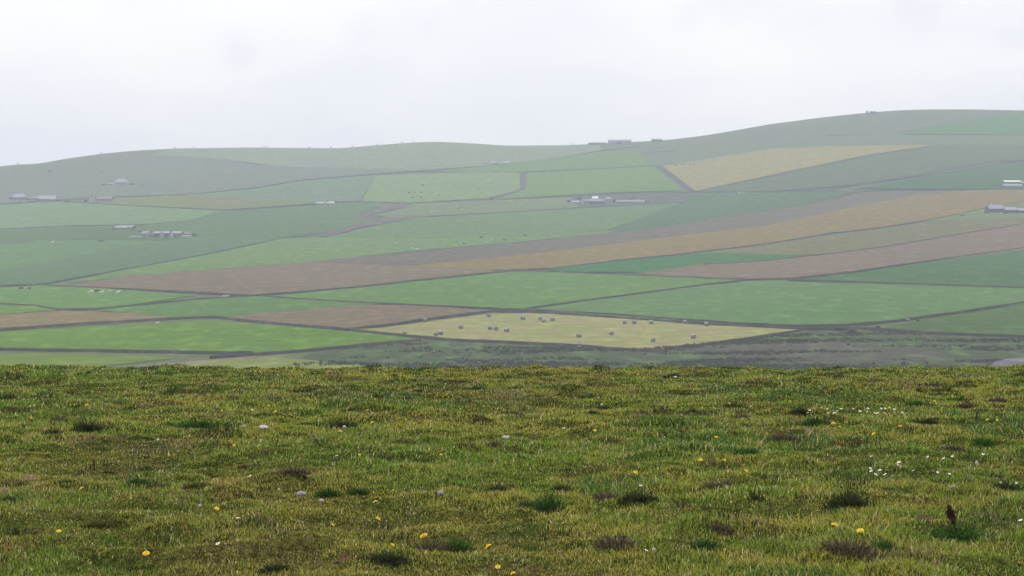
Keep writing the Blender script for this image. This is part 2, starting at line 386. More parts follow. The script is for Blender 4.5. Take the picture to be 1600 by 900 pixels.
# ------------------------------------------------------------------ fields (nearest first)
FIELDS = [
 ('rough_ground', 'mottled rough wet ground on the valley floor just beyond the pasture brow', [(440, 585), (470, 562), (480, 553), (560, 543), (660, 533), (800, 538), (960, 548), (1170, 531), (1260, 517), (1400, 519), (1640, 530), (1640, 585)], WET),
 ('heath', 'purple brown heath patch below the right end of the stubble field', [(1060, 547), (1170, 533), (1240, 531), (1330, 536), (1420, 545), (1500, 556), (1430, 566), (1250, 566), (1090, 553)], WETP),
 ('field', 'bright green strip of grass behind the pasture brow in the left corner', [(-40, 553), (60, 553), (130, 555), (280, 560), (170, 572), (100, 585), (-40, 585)], groundmat('corner_grass', (.115, .165, .032), (.125, .18, .036), None, 50, 8)),
 ('field', 'pale green wedge of grass ending at the rough wet ground', [(210, 585), (330, 564), (420, 559), (480, 563), (560, 571), (600, 585)], groundmat('wedge_pale', (.155, .185, .055), (.165, .20, .06), None, 40, 5)),
 ('track', 'pale farm track running behind the brow beside the pale wedge', [(150, 578), (300, 565), (400, 557), (400, 559), (310, 568), (190, 585)], TRACK),
 ('field', 'bright green field under the long ochre strip at the left edge', [(-40, 521), (150, 511), (330, 501), (400, 508), (540, 518), (665, 531), (560, 541), (400, 552), (200, 551), (-40, 547)], GR_BRIGHT),
 ('stubble_field', 'pale yellow mown field dotted with round bales', [(545, 516), (600, 513), (760, 492), (830, 490), (900, 494), (1000, 501), (1100, 509), (1262, 516), (1262, 519), (1170, 530), (1060, 545), (1000, 546), (900, 542), (800, 537), (700, 532), (590, 521)], STRAW),
 ('field', 'ochre strip of stubble at the left edge above the bright green field', [(-40, 495), (100, 486), (200, 490), (285, 499), (-40, 520)], OCHRE),
 ('ploughed_field', 'dull brown field wedged above the tip of the bale field', [(340, 497), (420, 488), (550, 476), (690, 480), (765, 487), (740, 491), (600, 511), (540, 517), (400, 504)], BROWN),
 ('field', 'dark grassy field below the meeting of field walls on the right', [(1375, 514), (1430, 503), (1500, 492), (1640, 470), (1640, 530), (1470, 523)], groundmat('dull_grass', (.075, .130, .040), (.09, .145, .045), None, 70, 8)),
 ('field', 'large blue green field stretching above the bale field to the right edge', [(820, 486), (900, 474), (1100, 447), (1180, 440), (1350, 444), (1640, 453), (1640, 470), (1500, 490), (1400, 504), (1330, 511), (1200, 509), (1050, 502)], groundmat('aftermath_grass', (.062, .135, .040), (.075, .150, .044), None, 80, 6)),
 ('field', 'small green field with a narrow tip at the left edge', [(-40, 477), (0, 478), (50, 479), (90, 486), (0, 492), (-40, 494)], GR_BRIGHT),
 ('field', 'green field between the sheep field and the brown wedge', [(150, 486), (300, 470), (400, 464), (470, 467), (600, 475), (420, 489), (340, 497), (285, 499), (200, 490)], GR_MID),
 ('field', 'green field where the white sheep graze', [(-40, 454), (60, 447), (150, 451), (310, 462), (150, 485), (100, 486), (50, 479), (-40, 477)], groundmat('sheep_grass', (.07, .14, .035), (.085, .16, .04), None, 70, 8)),
 ('field', 'broad bright green field running between two long walls in the middle', [(420, 464), (560, 451), (650, 441), (800, 426), (850, 426), (1000, 432), (1160, 438), (1100, 446), (1000, 460), (900, 473), (820, 485), (690, 480), (570, 474)], groundmat('broad_grass', (.068, .150, .034), (.08, .165, .038), None, 90, 8)),
 ('field', 'blue green field beneath the pinkish ploughed strip at the right edge', [(1235, 439), (1340, 427), (1460, 409), (1640, 385), (1640, 453), (1350, 444)], GR_TEAL),
 ('ploughed_field', 'long pinkish brown field climbing to the right edge', [(1020, 431), (1100, 417), (1200, 409), (1300, 398), (1400, 385), (1500, 367), (1640, 345), (1640, 387), (1460, 408), (1330, 427), (1240, 437), (1160, 438)], PINKB),
 ('field', 'narrow dark green wedge between the ochre and pinkish fields', [(855, 421), (970, 409), (1070, 399), (1110, 396), (1255, 400), (1240, 403), (1100, 413), (1010, 427), (900, 426)], groundmat('wedge_grass', (.042, .105, .040), (.05, .12, .045), None, 70, 8)),
 ('track', 'thin pale track along the lower edge of the dark green wedge', [(995, 429), (1010, 426), (1100, 413), (1240, 403), (1300, 397), (1300, 399.5), (1200, 408.5), (1100, 417), (1020, 431)], GR_OLIVE),
 ('field', 'olive pasture strip above the dark green wedge', [(1075, 399), (1200, 384), (1300, 369), (1400, 356), (1480, 344), (1640, 338), (1640, 345), (1500, 367), (1400, 385), (1300, 397), (1255, 400), (1110, 396)], GR_OLIVE),
 ('ploughed_field', 'long brown field above the sheep field', [(90, 448), (200, 433), (400, 417), (480, 411), (620, 416), (790, 424), (650, 439), (560, 450), (400, 463), (300, 457), (200, 452)], BROWN),
 ('field', 'orange ochre stubble field sweeping up to the far right farm', [(640, 417), (800, 401), (1000, 377), (1200, 353), (1350, 320), (1420, 308), (1500, 299), (1640, 292), (1640, 310), (1540, 327), (1450, 344), (1390, 355), (1290, 367), (1200, 382), (1070, 397), (970, 408), (870, 420), (790, 424)], groundmat('ochre_long', (.20, .145, .075), (.20, .165, .085), (.15, .135, .075), 70, 14, .4)),
 ('field', 'grey tan rough field above the orange ochre stubble', [(480, 411), (560, 402), (640, 395), (800, 381), (950, 366), (1050, 354), (1100, 345), (1250, 322), (1345, 302), (1500, 298), (1420, 308), (1350, 320), (1200, 353), (1000, 377), (800, 401), (640, 417)], TAN),
 ('field', 'grey rough ground around the stone farm at the right edge', [(1440, 348), (1490, 337), (1540, 327), (1640, 310), (1640, 340), (1480, 345)], GR_GREY),
 ('field', 'long bright green strip above the brown field', [(95, 446), (180, 426), (310, 402), (360, 392), (440, 374), (490, 372), (700, 373), (850, 370), (960, 360), (950, 366), (800, 380), (640, 394), (560, 402), (480, 411), (400, 417), (200, 433)], groundmat('strip_grass', (.085, .165, .04), (.10, .18, .045), None, 70, 10)),
 ('field', 'dark grey green band running down to the sheep field', [(-40, 430), (0, 425), (120, 402), (200, 387), (240, 378), (330, 370), (440, 373), (360, 391), (310, 401), (180, 425), (65, 446), (-40, 450)], GR_DARK),
 ('field', 'green field at the left edge below the white walled steading', [(-40, 384), (0, 383), (80, 376), (235, 377), (240, 378), (200, 387), (120, 402), (0, 425), (-40, 430)], GR_MID),
 ('field', 'blue grey pasture left of the white walled steading', [(-40, 362), (100, 355), (225, 353), (300, 368), (330, 371), (235, 377), (80, 376), (0, 383), (-40, 385)], groundmat('grey_green_pasture', (.052, .085, .048), (.065, .10, .05), (.05, .07, .045), 60, 10, .5)),
 ('field', 'green field behind the gully in the middle distance', [(510, 372), (600, 351), (660, 341), (800, 333), (900, 327), (1065, 318), (1010, 338), (955, 359), (850, 371), (700, 373)], groundmat('gully_grass', (.07, .145, .045), (.085, .16, .048), None, 80, 8)),
 ('field', 'dark blue green field beyond the grey tan rough ground', [(955, 360), (1010, 338), (1070, 317), (1080, 303), (1200, 302), (1345, 300), (1250, 322), (1100, 345), (1050, 354), (950, 366)], groundmat('deep_pasture', (.036, .072, .042), (.045, .085, .045), (.05, .09, .05), 60, 12, .5)),
 ('field', 'dull green field right of the white walled steading', [(225, 353), (300, 345), (350, 332), (400, 328), (500, 321), (560, 318), (600, 322), (560, 335), (590, 346), (500, 366), (440, 373), (330, 371), (300, 368)], groundmat('dull_green', (.052, .105, .046), (.06, .12, .05), (.05, .085, .045), 80, 8, .4)),
 ('field', 'bright green field below the white barn at the left edge', [(-40, 325), (0, 322), (90, 317), (180, 322), (345, 331), (300, 345), (225, 352), (100, 354), (-40, 361)], groundmat('left_grass', (.10, .175, .05), (.115, .19, .055), None, 80, 5)),
 ('gully', 'dark heathery gully winding down between the green fields', [(490, 372), (510, 363), (560, 351), (588, 345), (556, 342), (552, 338), (600, 328), (625, 319), (640, 318), (632, 325), (575, 338), (600, 341), (660, 338), (690, 337), (620, 347), (560, 357), (515, 371)], groundmat('gully_heath', (.062, .048, .048), (.075, .06, .05), (.05, .055, .04), 14, 10, .6)),
 ('field', 'pale rough strip beside the gully', [(585, 337), (632, 326), (645, 319), (800, 313), (890, 309), (905, 325), (800, 332), (660, 339), (605, 341)], GR_GREY),
 ('farmyard', 'grey rough yard around the dark farm cluster', [(890, 309), (960, 304), (1085, 302), (1070, 317), (905, 326)], groundmat('yard_ground', (.07, .085, .06), (.08, .095, .065), (.06, .07, .055), 30, 10, .5)),
 ('field', 'ochre strip of rough grass below the red barn', [(170, 310), (300, 306), (400, 312), (500, 317), (480, 320), (350, 329), (180, 321)], groundmat('strip_ochre', (.15, .14, .07), (.165, .145, .075), (.12, .12, .065), 50, 5, .5)),
 ('field', 'blue green field left of the cattle field', [(290, 306), (400, 296), (470, 284), (530, 279), (586, 275), (563, 315), (500, 317), (400, 312)], groundmat('upper_blue', (.070, .115, .06), (.085, .13, .065), (.07, .095, .055), 80, 5, .5)),
 ('cattle_field', 'pale green field where dark cattle graze', [(565, 316), (587, 276), (720, 270), (812, 271), (812, 298), (765, 311), (640, 318)], GR_PALE),
 ('field', 'pale green field right of the dark double dyke', [(823, 272), (900, 267), (1024, 261), (1067, 299), (960, 302), (800, 311), (775, 313), (820, 298)], groundmat('upper_bright', (.11, .185, .055), (.13, .20, .06), None, 80, 5)),
 ('gully', 'short dark overgrown ditch between the two pale green fields', [(812, 271), (823, 271), (821, 298), (795, 304), (760, 314), (745, 315), (780, 306), (813, 298)], groundmat('ditch_heath', (.075, .07, .058), (.085, .08, .06), None, 10, 8)),
 ('field', 'blue green field under the ridge farm', [(660, 269), (730, 264), (800, 256), (940, 238), (1000, 239), (1020, 260), (900, 266), (800, 270)], groundmat('upper_teal', (.095, .155, .075), (.11, .17, .08), (.09, .13, .07), 90, 5, .4)),
 ('gully', 'dark ditch down the left edge of the pale barley field', [(1022, 260), (1034, 259), (1058, 277), (1090, 300), (1076, 301), (1060, 287)], groundmat('ditch_dark', (.07, .062, .052), (.08, .07, .055), None, 10, 8)),
 ('barley_field', 'pale straw coloured field high on the hillside', [(1034, 260), (1070, 255), (1200, 234), (1300, 229.5), (1455, 227.5), (1440, 231), (1360, 243), (1300, 255), (1200, 276), (1087, 300)], PALEBARLEY),
 ('moor', 'brown heather slope on the hill at the left', [(-40, 300), (60, 288), (150, 268), (230, 246), (330, 248), (400, 259), (550, 264), (650, 268), (530, 277), (470, 282), (400, 294), (290, 305), (170, 309), (60, 315), (-40, 322)], groundmat('left_heather', (.095, .068, .070), (.075, .098, .050), (.07, .085, .05), 75, 5, .7)),
 ('ridge_pasture', 'pale grass along the ridge above the heather slope', [(235, 245), (270, 233.5), (400, 232), (535, 233), (610, 227.5), (680, 223.5), (790, 229), (935, 228), (940, 236), (860, 249), (760, 260), (650, 268), (550, 264), (430, 261), (330, 248)], RIDGE),
 ('field', 'grey green slope left of the crest with the small sheds', [(1005, 246), (1065, 235), (1200, 217), (1390, 211), (1445, 213), (1640, 212), (1640, 228), (1455, 227.5), (1300, 229.5), (1200, 234), (1070, 255), (1022, 260)], groundmat('crest_slope', (.075, .10, .062), (.09, .105, .068), (.07, .085, .058), 100, 6, .5)),
 ('field', 'clear green field near the crest at the right edge', [(1405, 211), (1470, 198), (1530, 186), (1640, 172), (1640, 212)], groundmat('crest_green', (.075, .16, .065), (.09, .175, .07), None, 90, 5)),
 ('moor', 'dark blue grey slope below the pale barley field', [(1087, 301), (1200, 278), (1300, 256), (1440, 232), (1455, 228), (1640, 228), (1640, 247), (1530, 257), (1420, 278), (1310, 293), (1200, 301)], groundmat('dark_slope', (.044, .068, .044), (.068, .060, .054), (.062, .055, .046), 70, 8, .6)),
 ('field', 'green field behind the white roofed barns at the right edge', [(1330, 297), (1400, 286), (1500, 269), (1640, 248), (1640, 294), (1560, 297)], groundmat('barn_green', (.055, .105, .052), (.065, .125, .055), (.05, .085, .05), 60, 8, .5)),
 ('water', 'pale mudflat pool at the right end of the rough wet ground', [(1536, 585), (1556, 571), (1580, 566), (1640, 561), (1640, 590)], MUD),
]
for nm, lb, px, mt in FIELDS:
    field(nm, lb, px, mt)

# ------------------------------------------------------------------ field walls
WALLM = plain('dry_stone', (.058, .058, .066), .95, .45, .7, .1)
BANKM = VERGE
FARWALL = plain('far_dry_stone', (.085, .09, .085), .95, .4, .7, .1)  # wall stone paled for far walls, distance haze put into the colour
def wall(label, pix, h=1.25, w=.7, bank=0., name='field_wall', mat=None, rough=.35, gap=0.0):
    pts = [far(*p) for p in subdiv_line(pix, 3.0)]
    Q = [pts[0]]
    for p in pts[1:]:
        d = (p-Q[-1]).length
        if d > 6:
            k = int(d/3.5)
            for j in range(1, k): 
                q = Q[-1].lerp(p, 1/(k-j+1)); q.z = float(hz(q.x, q.y)); Q.append(q)
        if (p-Q[-1]).length > 1.2: Q.append(p)
    sd = random.random()*900
    bm = bmesh.new(); bk = bmesh.new()
    prev = pb = None
    s = 0
    for i, p in enumerate(Q):
        a = Q[max(0, i-1)]; b = Q[min(len(Q)-1, i+1)]
        t = Vector((b.x-a.x, b.y-a.y, 0)).normalized(); n = Vector((-t.y, t.x, 0))
        s += (p-a).length
        f = float(fbm(s, sd, 14., 3, 3)); f2 = float(vnoise(s/3.1, sd, 8)); f3 = float(vnoise(s/30., sd+5, 9))
        hh = h*(1+rough*2*(f-.5)+.35*(f2-.5))
        if f3 < gap: hh *= .35
        ww = w*(1+.4*(f2-.5))
        jit = (float(vnoise(s/9., sd+70, 4))-.5)*.8
        c = p+n*jit
        z0 = float(hz(p.x, p.y))-.4
        sec = [(-ww*.6, 0), (-ww*.42, .4+hh*.65), (-ww*.2, .4+hh), (ww*.2, .4+hh*.98), (ww*.42, .4+hh*.6), (ww*.6, 0)]
        ring = [bm.verts.new((c.x+n.x*u, c.y+n.y*u, z0+v)) for u, v in sec]
        if prev:
            for k in range(5): bm.faces.new((prev[k], ring[k], ring[k+1], prev[k+1]))
        prev = ring
        if bank:
            bb = bank*(.6+.9*f)
            sec = [(-bb-.3, 0.0), (-bb*.7, .25+.55*f2), (-bb*.2, .5+.3*f), (bb*.2, .5+.3*f2), (bb*.7, .25+.5*f), (bb+.3, 0.0)]
            ring = []
            for u, v in sec:
                x, y = c.x+n.x*u, c.y+n.y*u
                ring.append(bk.verts.new((x, y, float(hz(x, y))+v*1.05+(-.1 if v == 0 else .15))))
            if pb:
                for k in range(5): bk.faces.new((pb[k], ring[k], ring[k+1], pb[k+1]))
            pb = ring
    bmesh.ops.recalc_face_normals(bm, faces=bm.faces)
    me = bpy.data.meshes.new(name); bm.to_mesh(me); bm.free(); me.materials.append(mat or WALLM)
    for p in me.polygons: p.use_smooth = True
    o = link(bpy.data.objects.new(name, me)); tag(o, label, 'wall', 'walls between the fields')
    if bank:
        bmesh.ops.recalc_face_normals(bk, faces=bk.faces)
        me = bpy.data.meshes.new('bank'); bk.to_mesh(me); me.materials.append(BANKM)
        for p in me.polygons: p.use_smooth = True
        link(bpy.data.objects.new('bank', me), o)
    bk.free()
    return o

WALLS = [
 ('wall with rough bank under the bright green field at the left edge', [(-40, 547), (60, 549), (200, 551), (300, 553), (400, 554)], 1.0, 1.6),
 ('wall with rough bank between bright green field and rough wet ground', [(330, 561), (400, 556), (470, 551), (570, 541), (660, 533)], .9, 1.6),
 ('wall along the lower edge of the pale bale field', [(548, 517), (640, 528), (700, 533), (800, 537.5), (900, 542.5), (960, 547), (1040, 552)], 1.0, 1.6),
 ('wall from the bale field tip down to the rough ground at the right', [(1040, 547), (1100, 541), (1170, 531), (1240, 521), (1270, 516)], .7, 1.0),
 ('thick overgrown wall below the ochre strip at the left edge', [(-40, 519), (0, 517), (130, 508), (280, 499), (340, 497)], 1.1, 1.6),
 ('wall between the brown wedge and the bright green field', [(330, 497), (400, 504.5), (470, 511), (548, 517)], .9, 1.0),
 ('thick wall rising from the bale field tip to its upper corner', [(545, 516.5), (600, 511), (660, 502), (740, 491.5), (790, 485)], 1.2, 1.2),
 ('double wall of a lane above the bale field, lower side', [(770, 488), (850, 490), (950, 497), (1050, 504), (1150, 511), (1250, 516), (1340, 516)], 1.0, 1.2),
 ('upper wall of the lane along the big blue green field', [(690, 480.5), (780, 484.5), (850, 487.5), (950, 493), (1050, 500.5), (1150, 507.5), (1240, 511.5), (1330, 511)], 1.0, .7),
 ('wall climbing from the lane towards the right edge', [(1310, 512), (1400, 503.5), (1500, 490), (1640, 468)], 1.1, .9),
 ('wall below the dark grassy field at the right edge', [(1250, 514), (1330, 514), (1400, 518.5), (1480, 524), (1640, 530)], 1.0, .8),
 ('wall between brown wedge and the broad bright green field', [(400, 463.5), (470, 469), (570, 475), (690, 480.5)], .8, .8),
 ('wall sweeping from the sheep field corner down to the left edge', [(400, 463.5), (300, 470), (220, 479), (150, 485), (100, 486), (50, 479), (-40, 475)], 1.2, 1.0),
 ('short wall under the small green field at the left edge', [(100, 486), (40, 489.5), (-40, 494)], .9, 0),
 ('wall between the sheep field and the long brown field', [(-40, 447.5), (60, 447), (150, 451), (300, 459.5), (400, 464)], 1.2, 1.0),
 ('wall up the top edge of the broad bright green field', [(400, 463), (480, 457), (560, 450), (650, 439.5), (800, 424), (860, 420)], 1.3, 1.1),
 ('wall splitting the broad green field from the big blue green field', [(820, 485), (900, 473), (1000, 460), (1100, 446.5), (1170, 438.5)], 1.2, .8),
 ('wall and verge below the dark green wedge', [(770, 424), (840, 424), (900, 427.5), (1000, 431.5), (1080, 435.5), (1160, 438)], .9, 1.2),
 ('wall under the pinkish field running to the right edge', [(1100, 437), (1170, 438.5), (1240, 436.5), (1330, 426.5), (1460, 408), (1640, 383)], 1.3, .8),
 ('wall between the two blue green fields at the right edge', [(1230, 438.5), (1350, 443), (1500, 448), (1640, 453)], 1.1, .5),
 ('wall above the pinkish field running to the right edge', [(1100, 415), (1200, 408), (1300, 398), (1400, 384.5), (1480, 370.5), (1640, 344)], 1.3, .6),
 ('wall under the orange ochre stubble up to the stone farm', [(840, 423), (870, 420), (970, 408), (1070, 397.5), (1200, 382), (1290, 367), (1390, 355), (1480, 340), (1540, 326), (1640, 308)], 1.4, .7),
 ('thin wall through the long brown field', [(480, 411), (620, 416), (700, 419.5), (790, 424)], .8, 0),
 ('thin wall along the top of the orange ochre stubble', [(560, 402), (640, 394.5), (800, 380.5), (950, 365)], 1.0, 0),
 ('thin wall across the long bright green strip', [(355, 393), (450, 393.5), (600, 394), (650, 393.5)], .7, 0),
 ('wall from the sheep field corner up to the gully', [(50, 448), (65, 445.5), (180, 425), (310, 401), (360, 390), (440, 373.5), (490, 371.5)], 1.4, 1.0),
 ('thin wall above the long bright green strip', [(490, 372), (600, 372.5), (700, 373), (840, 370.5), (960, 359)], .9, 0),
 ('wall along the bottom of the field below the white barn', [(-40, 361), (100, 354), (225, 352), (260, 350.5)], 1.1, .6),
 ('thin wall between the steading and the green slope', [(225, 352), (300, 345), (350, 332)], .8, 0),
 ('wall below the white barn and the red barn', [(-40, 323), (60, 315.5), (90, 314.5), (120, 316), (180, 321), (300, 326.5), (350, 329.5), (400, 327.5), (500, 320)], 1.3, .8),
 ('wall running left of the steading towards the left edge', [(-40, 384), (40, 381), (140, 374.5), (240, 377)], 1.0, .6),
 ('wall along the bottom of the cattle field', [(500, 318), (560, 316), (640, 318), (740, 316.5), (775, 313), (900, 307.5), (960, 303.5), (1080, 301), (1200, 302), (1300, 300)], 1.4, .6),
 ('wall below the pale rough strip by the gully', [(650, 340), (730, 336), (800, 332.5), (870, 328.5), (905, 325.5), (1000, 321), (1070, 317)], 1.3, .5),
 ('wall down the left side of the cattle field', [(587, 276), (575, 296), (563, 315)], 1.0, 0),
 ('thin wall along the top of the cattle field', [(640, 270), (720, 271), (800, 270.5), (900, 266), (1000, 261), (1040, 259)], 1.0, 0),
 ('wall climbing from the heather slope to the ridge farm', [(290, 305), (400, 294.5), (470, 282.5), (530, 277.5), (640, 269.5), (730, 263.5), (790, 254.5), (870, 247), (940, 236), (1000, 229)], 1.7, 1.4),
 ('thin wall across the ridge pasture', [(580, 233), (660, 238), (760, 250), (830, 253)], 1.2, 0),
 ('wall along the top edge of the heather slope', [(330, 248), (400, 258.5), (480, 262.5), (560, 264), (640, 268)], .8, 0),
 ('wall along the slope under the crest with the small sheds', [(1000, 240), (1065, 235), (1200, 217), (1300, 212), (1390, 210.5), (1640, 211.5)], 1.3, 0),
 ('wall rising to the crest beside the clear green field', [(1390, 210.5), (1440, 201), (1500, 191), (1560, 181)], 1.2, 0),
 ('wall above the pale barley field', [(1020, 260), (1100, 250), (1200, 233), (1300, 228.5), (1450, 226)], 1.2, 0),
 ('wall below the pale barley field', [(1087, 301), (1200, 277.5), (1300, 256), (1440, 232.5)], 1.2, .5),
 ('wall below the dark blue grey slope at the right edge', [(1200, 303), (1300, 297), (1370, 287), (1450, 275.5), (1510, 265), (1640, 245)], 1.4, .5),
 ('wall below the field with the white roofed barns', [(1300, 299), (1345, 300.5), (1400, 298.5), (1560, 297.5), (1640, 295)], 1.1, .4),
 ('thin wall between the dark blue green field and gully field', [(950, 359.5), (1010, 338), (1068, 318)], .8, 0),
]
for lb, px, h, bank in WALLS:
    fr = px[0][1] < 330
    wall(lb, px, h*(.56 if px[0][1] > 380 else .42 if fr else .5), .5, bank*.17, gap=.22, rough=.5, mat=FARWALL if fr else None)

# ------------------------------------------------------------------ buildings
STONE = plain('grey_stone', (.14, .135, .14), .9, .3, .8)
DSTONE = plain('dark_stone', (.060, .058, .066), .9, .3, .8)
RENDER = plain('pale_render', (.40, .39, .40), .8, .12, .6)  # pale tone lowered, haze greying put into the colour
WHITE = plain('white_paint', (.46, .46, .47), .7, .06, .6)  # white greyed as if hazed, within the base colour
SLATE = plain('slate_roof', (.12, .12, .145), .6, .2, 1.)
PALESLATE = plain('pale_sheet_roof', (.25, .26, .30), .85, .06, .5, .08)
BRIGHTROOF = plain('bright_sheet_roof', (.62, .64, .66), .7, .05, .5, .1)
WHITEROOF = plain('white_sheet_roof', (.27, .28, .31), .85, .06, .5, .08)  # white sheet dulled, haze put into the roof colour
REDROOF = plain('red_rust_roof', (.14, .065, .070), .7, .25, .6)
REDWALL = plain('red_stone', (.26, .15, .13), .9, .25, .8)
GLASS = plain('dark_pane', (.03, .035, .04), .15, .1, 1, .5)
DOORM = plain('dark_door', (.07, .06, .055), .6, .2, 1)
LILAC = plain('lilac_sheet', (.24, .235, .29), .6, .15, .5)  # sheet metal with the lavender haze tint put into its colour

def building(name, label, cat, px, py, wpx, hpx, rpx, depth, wm, rm, rz=0, ridge='x', wins=0, door=0, chim=0, lean=False, wmat_h=None):
    b = far(px, py)
    s = b.y/F
    W = wpx*s; H = hpx*s; RH = rpx*s; D = depth
    o = empty(name, b, R(rz))
    tag(o, label, cat)
    m = MB(); x = W/2
    if ridge == 'x':
        m.prism([(0, -3), (D, -3), (D, H), (D/2, H+RH), (0, H)], -x, x, 'x')
    elif ridge == 'y':
        m.prism([(-x, -3), (x, -3), (x, H), (0, H+RH), (-x, H)], 0, D, 'y')
    else:
        m.prism([(0, -3), (D, -3), (D, H+RH), (0, H)], -x, x, 'x')
    m.build('wall', wm, o)
    r = MB(); t = .22; ov = .35
    if ridge == 'x':
        k = RH/(D/2)
        r.prism([(-ov, H-ov*k+.02), (D/2, H+RH+.02), (D+ov, H-ov*k+.02), (D+ov, H-ov*k+t), (D/2, H+RH+t), (-ov, H-ov*k+t)], -x-.2, x+.2, 'x')
    elif ridge == 'y':
        k = RH/x
        r.prism([(-x-ov, H-ov*k+.02), (0, H+RH+.02), (x+ov, H-ov*k+.02), (x+ov, H-ov*k+t), (0, H+RH+t), (-x-ov, H-ov*k+t)], -.2, D+.2, 'y')
    else:
        k = RH/D
        r.prism([(-ov, H-ov*k+.02), (D+ov, H+RH+ov*k+.02), (D+ov, H+RH+ov*k+t), (-ov, H-ov*k+t)], -x-.2, x+.2, 'x')
    ro = r.build('roof', rm, o)
    for c in range(chim):
        cx = (-x+.8) if c == 0 else (x-.8)
        zr = H+RH
        MB().box(cx-.45, cx+.45, D/2-.4, D/2+.4, zr-.6, zr+1.4).build('chimney', STONE, ro)
    if wins:
        n = wins+(1 if door else 0)
        for i in range(n):
            cx = -x+W*(i+.5)/n
            if door and i == n//2:
                MB().box(cx-.55, cx+.55, -.06, .08, .05, min(2.1, H-.1)).build('door', DOORM, o); continue
            z = min(1.0, H*.35)
            w_ = MB().box(cx-.5, cx+.5, -.05, .08, z, min(z+1.2, H-.15)).build('window', GLASS, o)
            MB().box(cx-.6, cx+.6, -.12, -.052, z-.12, z-.01).build('sill', STONE, w_)
    elif door:
        dw = min(4.0, W*.25)
        MB().box(-dw/2, dw/2, -.06, .08, .05, H*.85).build('door', DOORM, o)
    return o

B = building
# farm with the white barn
B('farmhouse', 'grey stone farmhouse among dark bushes left of the white roofed barn', 'house', 30, 313.5, 19, 5.5, 5, 8, STONE, LILAC, 12, 'x', 3, 1, 2)
B('barn', 'long barn with a white sheet roof beside the field wall at the left', 'barn', 73, 314, 26, 3.0, 5.5, 14, DSTONE, WHITEROOF, 3, 'x', 0, 1)
B('shed', 'small grey lean-to shed between the farmhouse and the white barn', 'shed', 52, 313, 9, 3, 2, 6, DSTONE, SLATE, -8, 'm', 0, 1)
B('shed', 'tiny white shed in front of the grey stone farmhouse', 'shed', 36, 316.5, 6, 2, 1.5, 4, WHITE, WHITEROOF, 0, 'y', 0, 0)
# red barn
B('barn', 'red roofed barn with reddish walls above the ochre strip', 'barn', 162, 315, 23, 4, 4.5, 10, REDWALL, REDROOF, -5, 'x', 4, 1, 0)
B('cottage', 'small white gabled cottage at the end of the red roofed barn', 'cottage', 144, 313.5, 7, 3.5, 3, 7, WHITE, REDROOF, 5, 'y', 1, 0, 1)
# isolated house
B('farmhouse', 'pale grey house alone on the heather slope', 'house', 190, 289, 18, 4.5, 5, 8, RENDER, LILAC, 6, 'x', 3, 1, 2)
B('shed', 'low pale shed joined to the lone house on the heather slope', 'shed', 174, 290, 9, 2.5, 1.5, 5, STONE, PALESLATE, 0, 'm', 0, 1)
B('caravan_shed', 'small bright white hut above the ochre strip', 'hut', 260, 307, 7, 1.2, 1.2, 3, WHITE, WHITEROOF, 0, 'y')
# steading
B('farmhouse', 'white gabled house at the left end of the large steading', 'house', 225, 371, 9, 6.5, 3.5, 7, RENDER, WHITEROOF, -18, 'x', 2, 1, 1)
B('barn', 'stone barn with white sheet roof next to the steading house', 'barn', 245, 372, 10.5, 7.5, 2.6, 8, DSTONE, WHITEROOF, 0, 'x', 0, 1)
B('barn', 'stone barn with white sheet roof in the centre of the steading', 'barn', 259, 372, 10.5, 7.5, 2.6, 8, DSTONE, WHITEROOF, 3, 'x', 0, 1)
B('barn', 'wide reddish barn with white sheet roof in the steading', 'barn', 275, 371.5, 14, 7, 2.8, 8, REDWALL, WHITEROOF, -3, 'x', 3, 1)
B('shed', 'low pale walled shed at the left foot of the steading', 'shed', 211, 372.5, 18, 2.2, 1.0, 5, RENDER, WHITEROOF, 0, 'm')
B('shed', 'long low white roofed shed at the right foot of the steading', 'shed', 287, 371.5, 20, 1.8, 1.6, 6, REDWALL, PALESLATE, -6, 'm')
B('shed', 'narrow pale gabled outhouse between the first two white roofed steading barns', 'shed', 252, 373, 4.5, 5.5, 2, 6, RENDER, LILAC, 0, 'y', 0, 1)
B('shed', 'narrow pale gabled outhouse between the central and the reddish steading barn', 'shed', 266.3, 373, 4.5, 5.5, 2, 6, RENDER, LILAC, 0, 'y', 0, 1)
B('shed', 'small dark gabled shed between the white steading house and its first barn', 'shed', 235, 372.5, 6, 5, 2.5, 6, STONE, SLATE, 0, 'y', 0, 1)
B('shed', 'red roofed outhouse at the far right of the steading', 'shed', 293, 369, 9, 3, 2.5, 7, REDWALL, REDROOF, 10, 'x')
B('farmhouse', 'long grey house with slate roof above the large steading', 'house', 189, 359.5, 18, 3.5, 3.5, 7, STONE, SLATE, 4, 'x', 4, 1, 1)
B('shed', 'shed with pale tilted roof at the end of the long grey house', 'shed', 202, 358.5, 9, 3, 3, 6, DSTONE, WHITEROOF, -25, 'x')
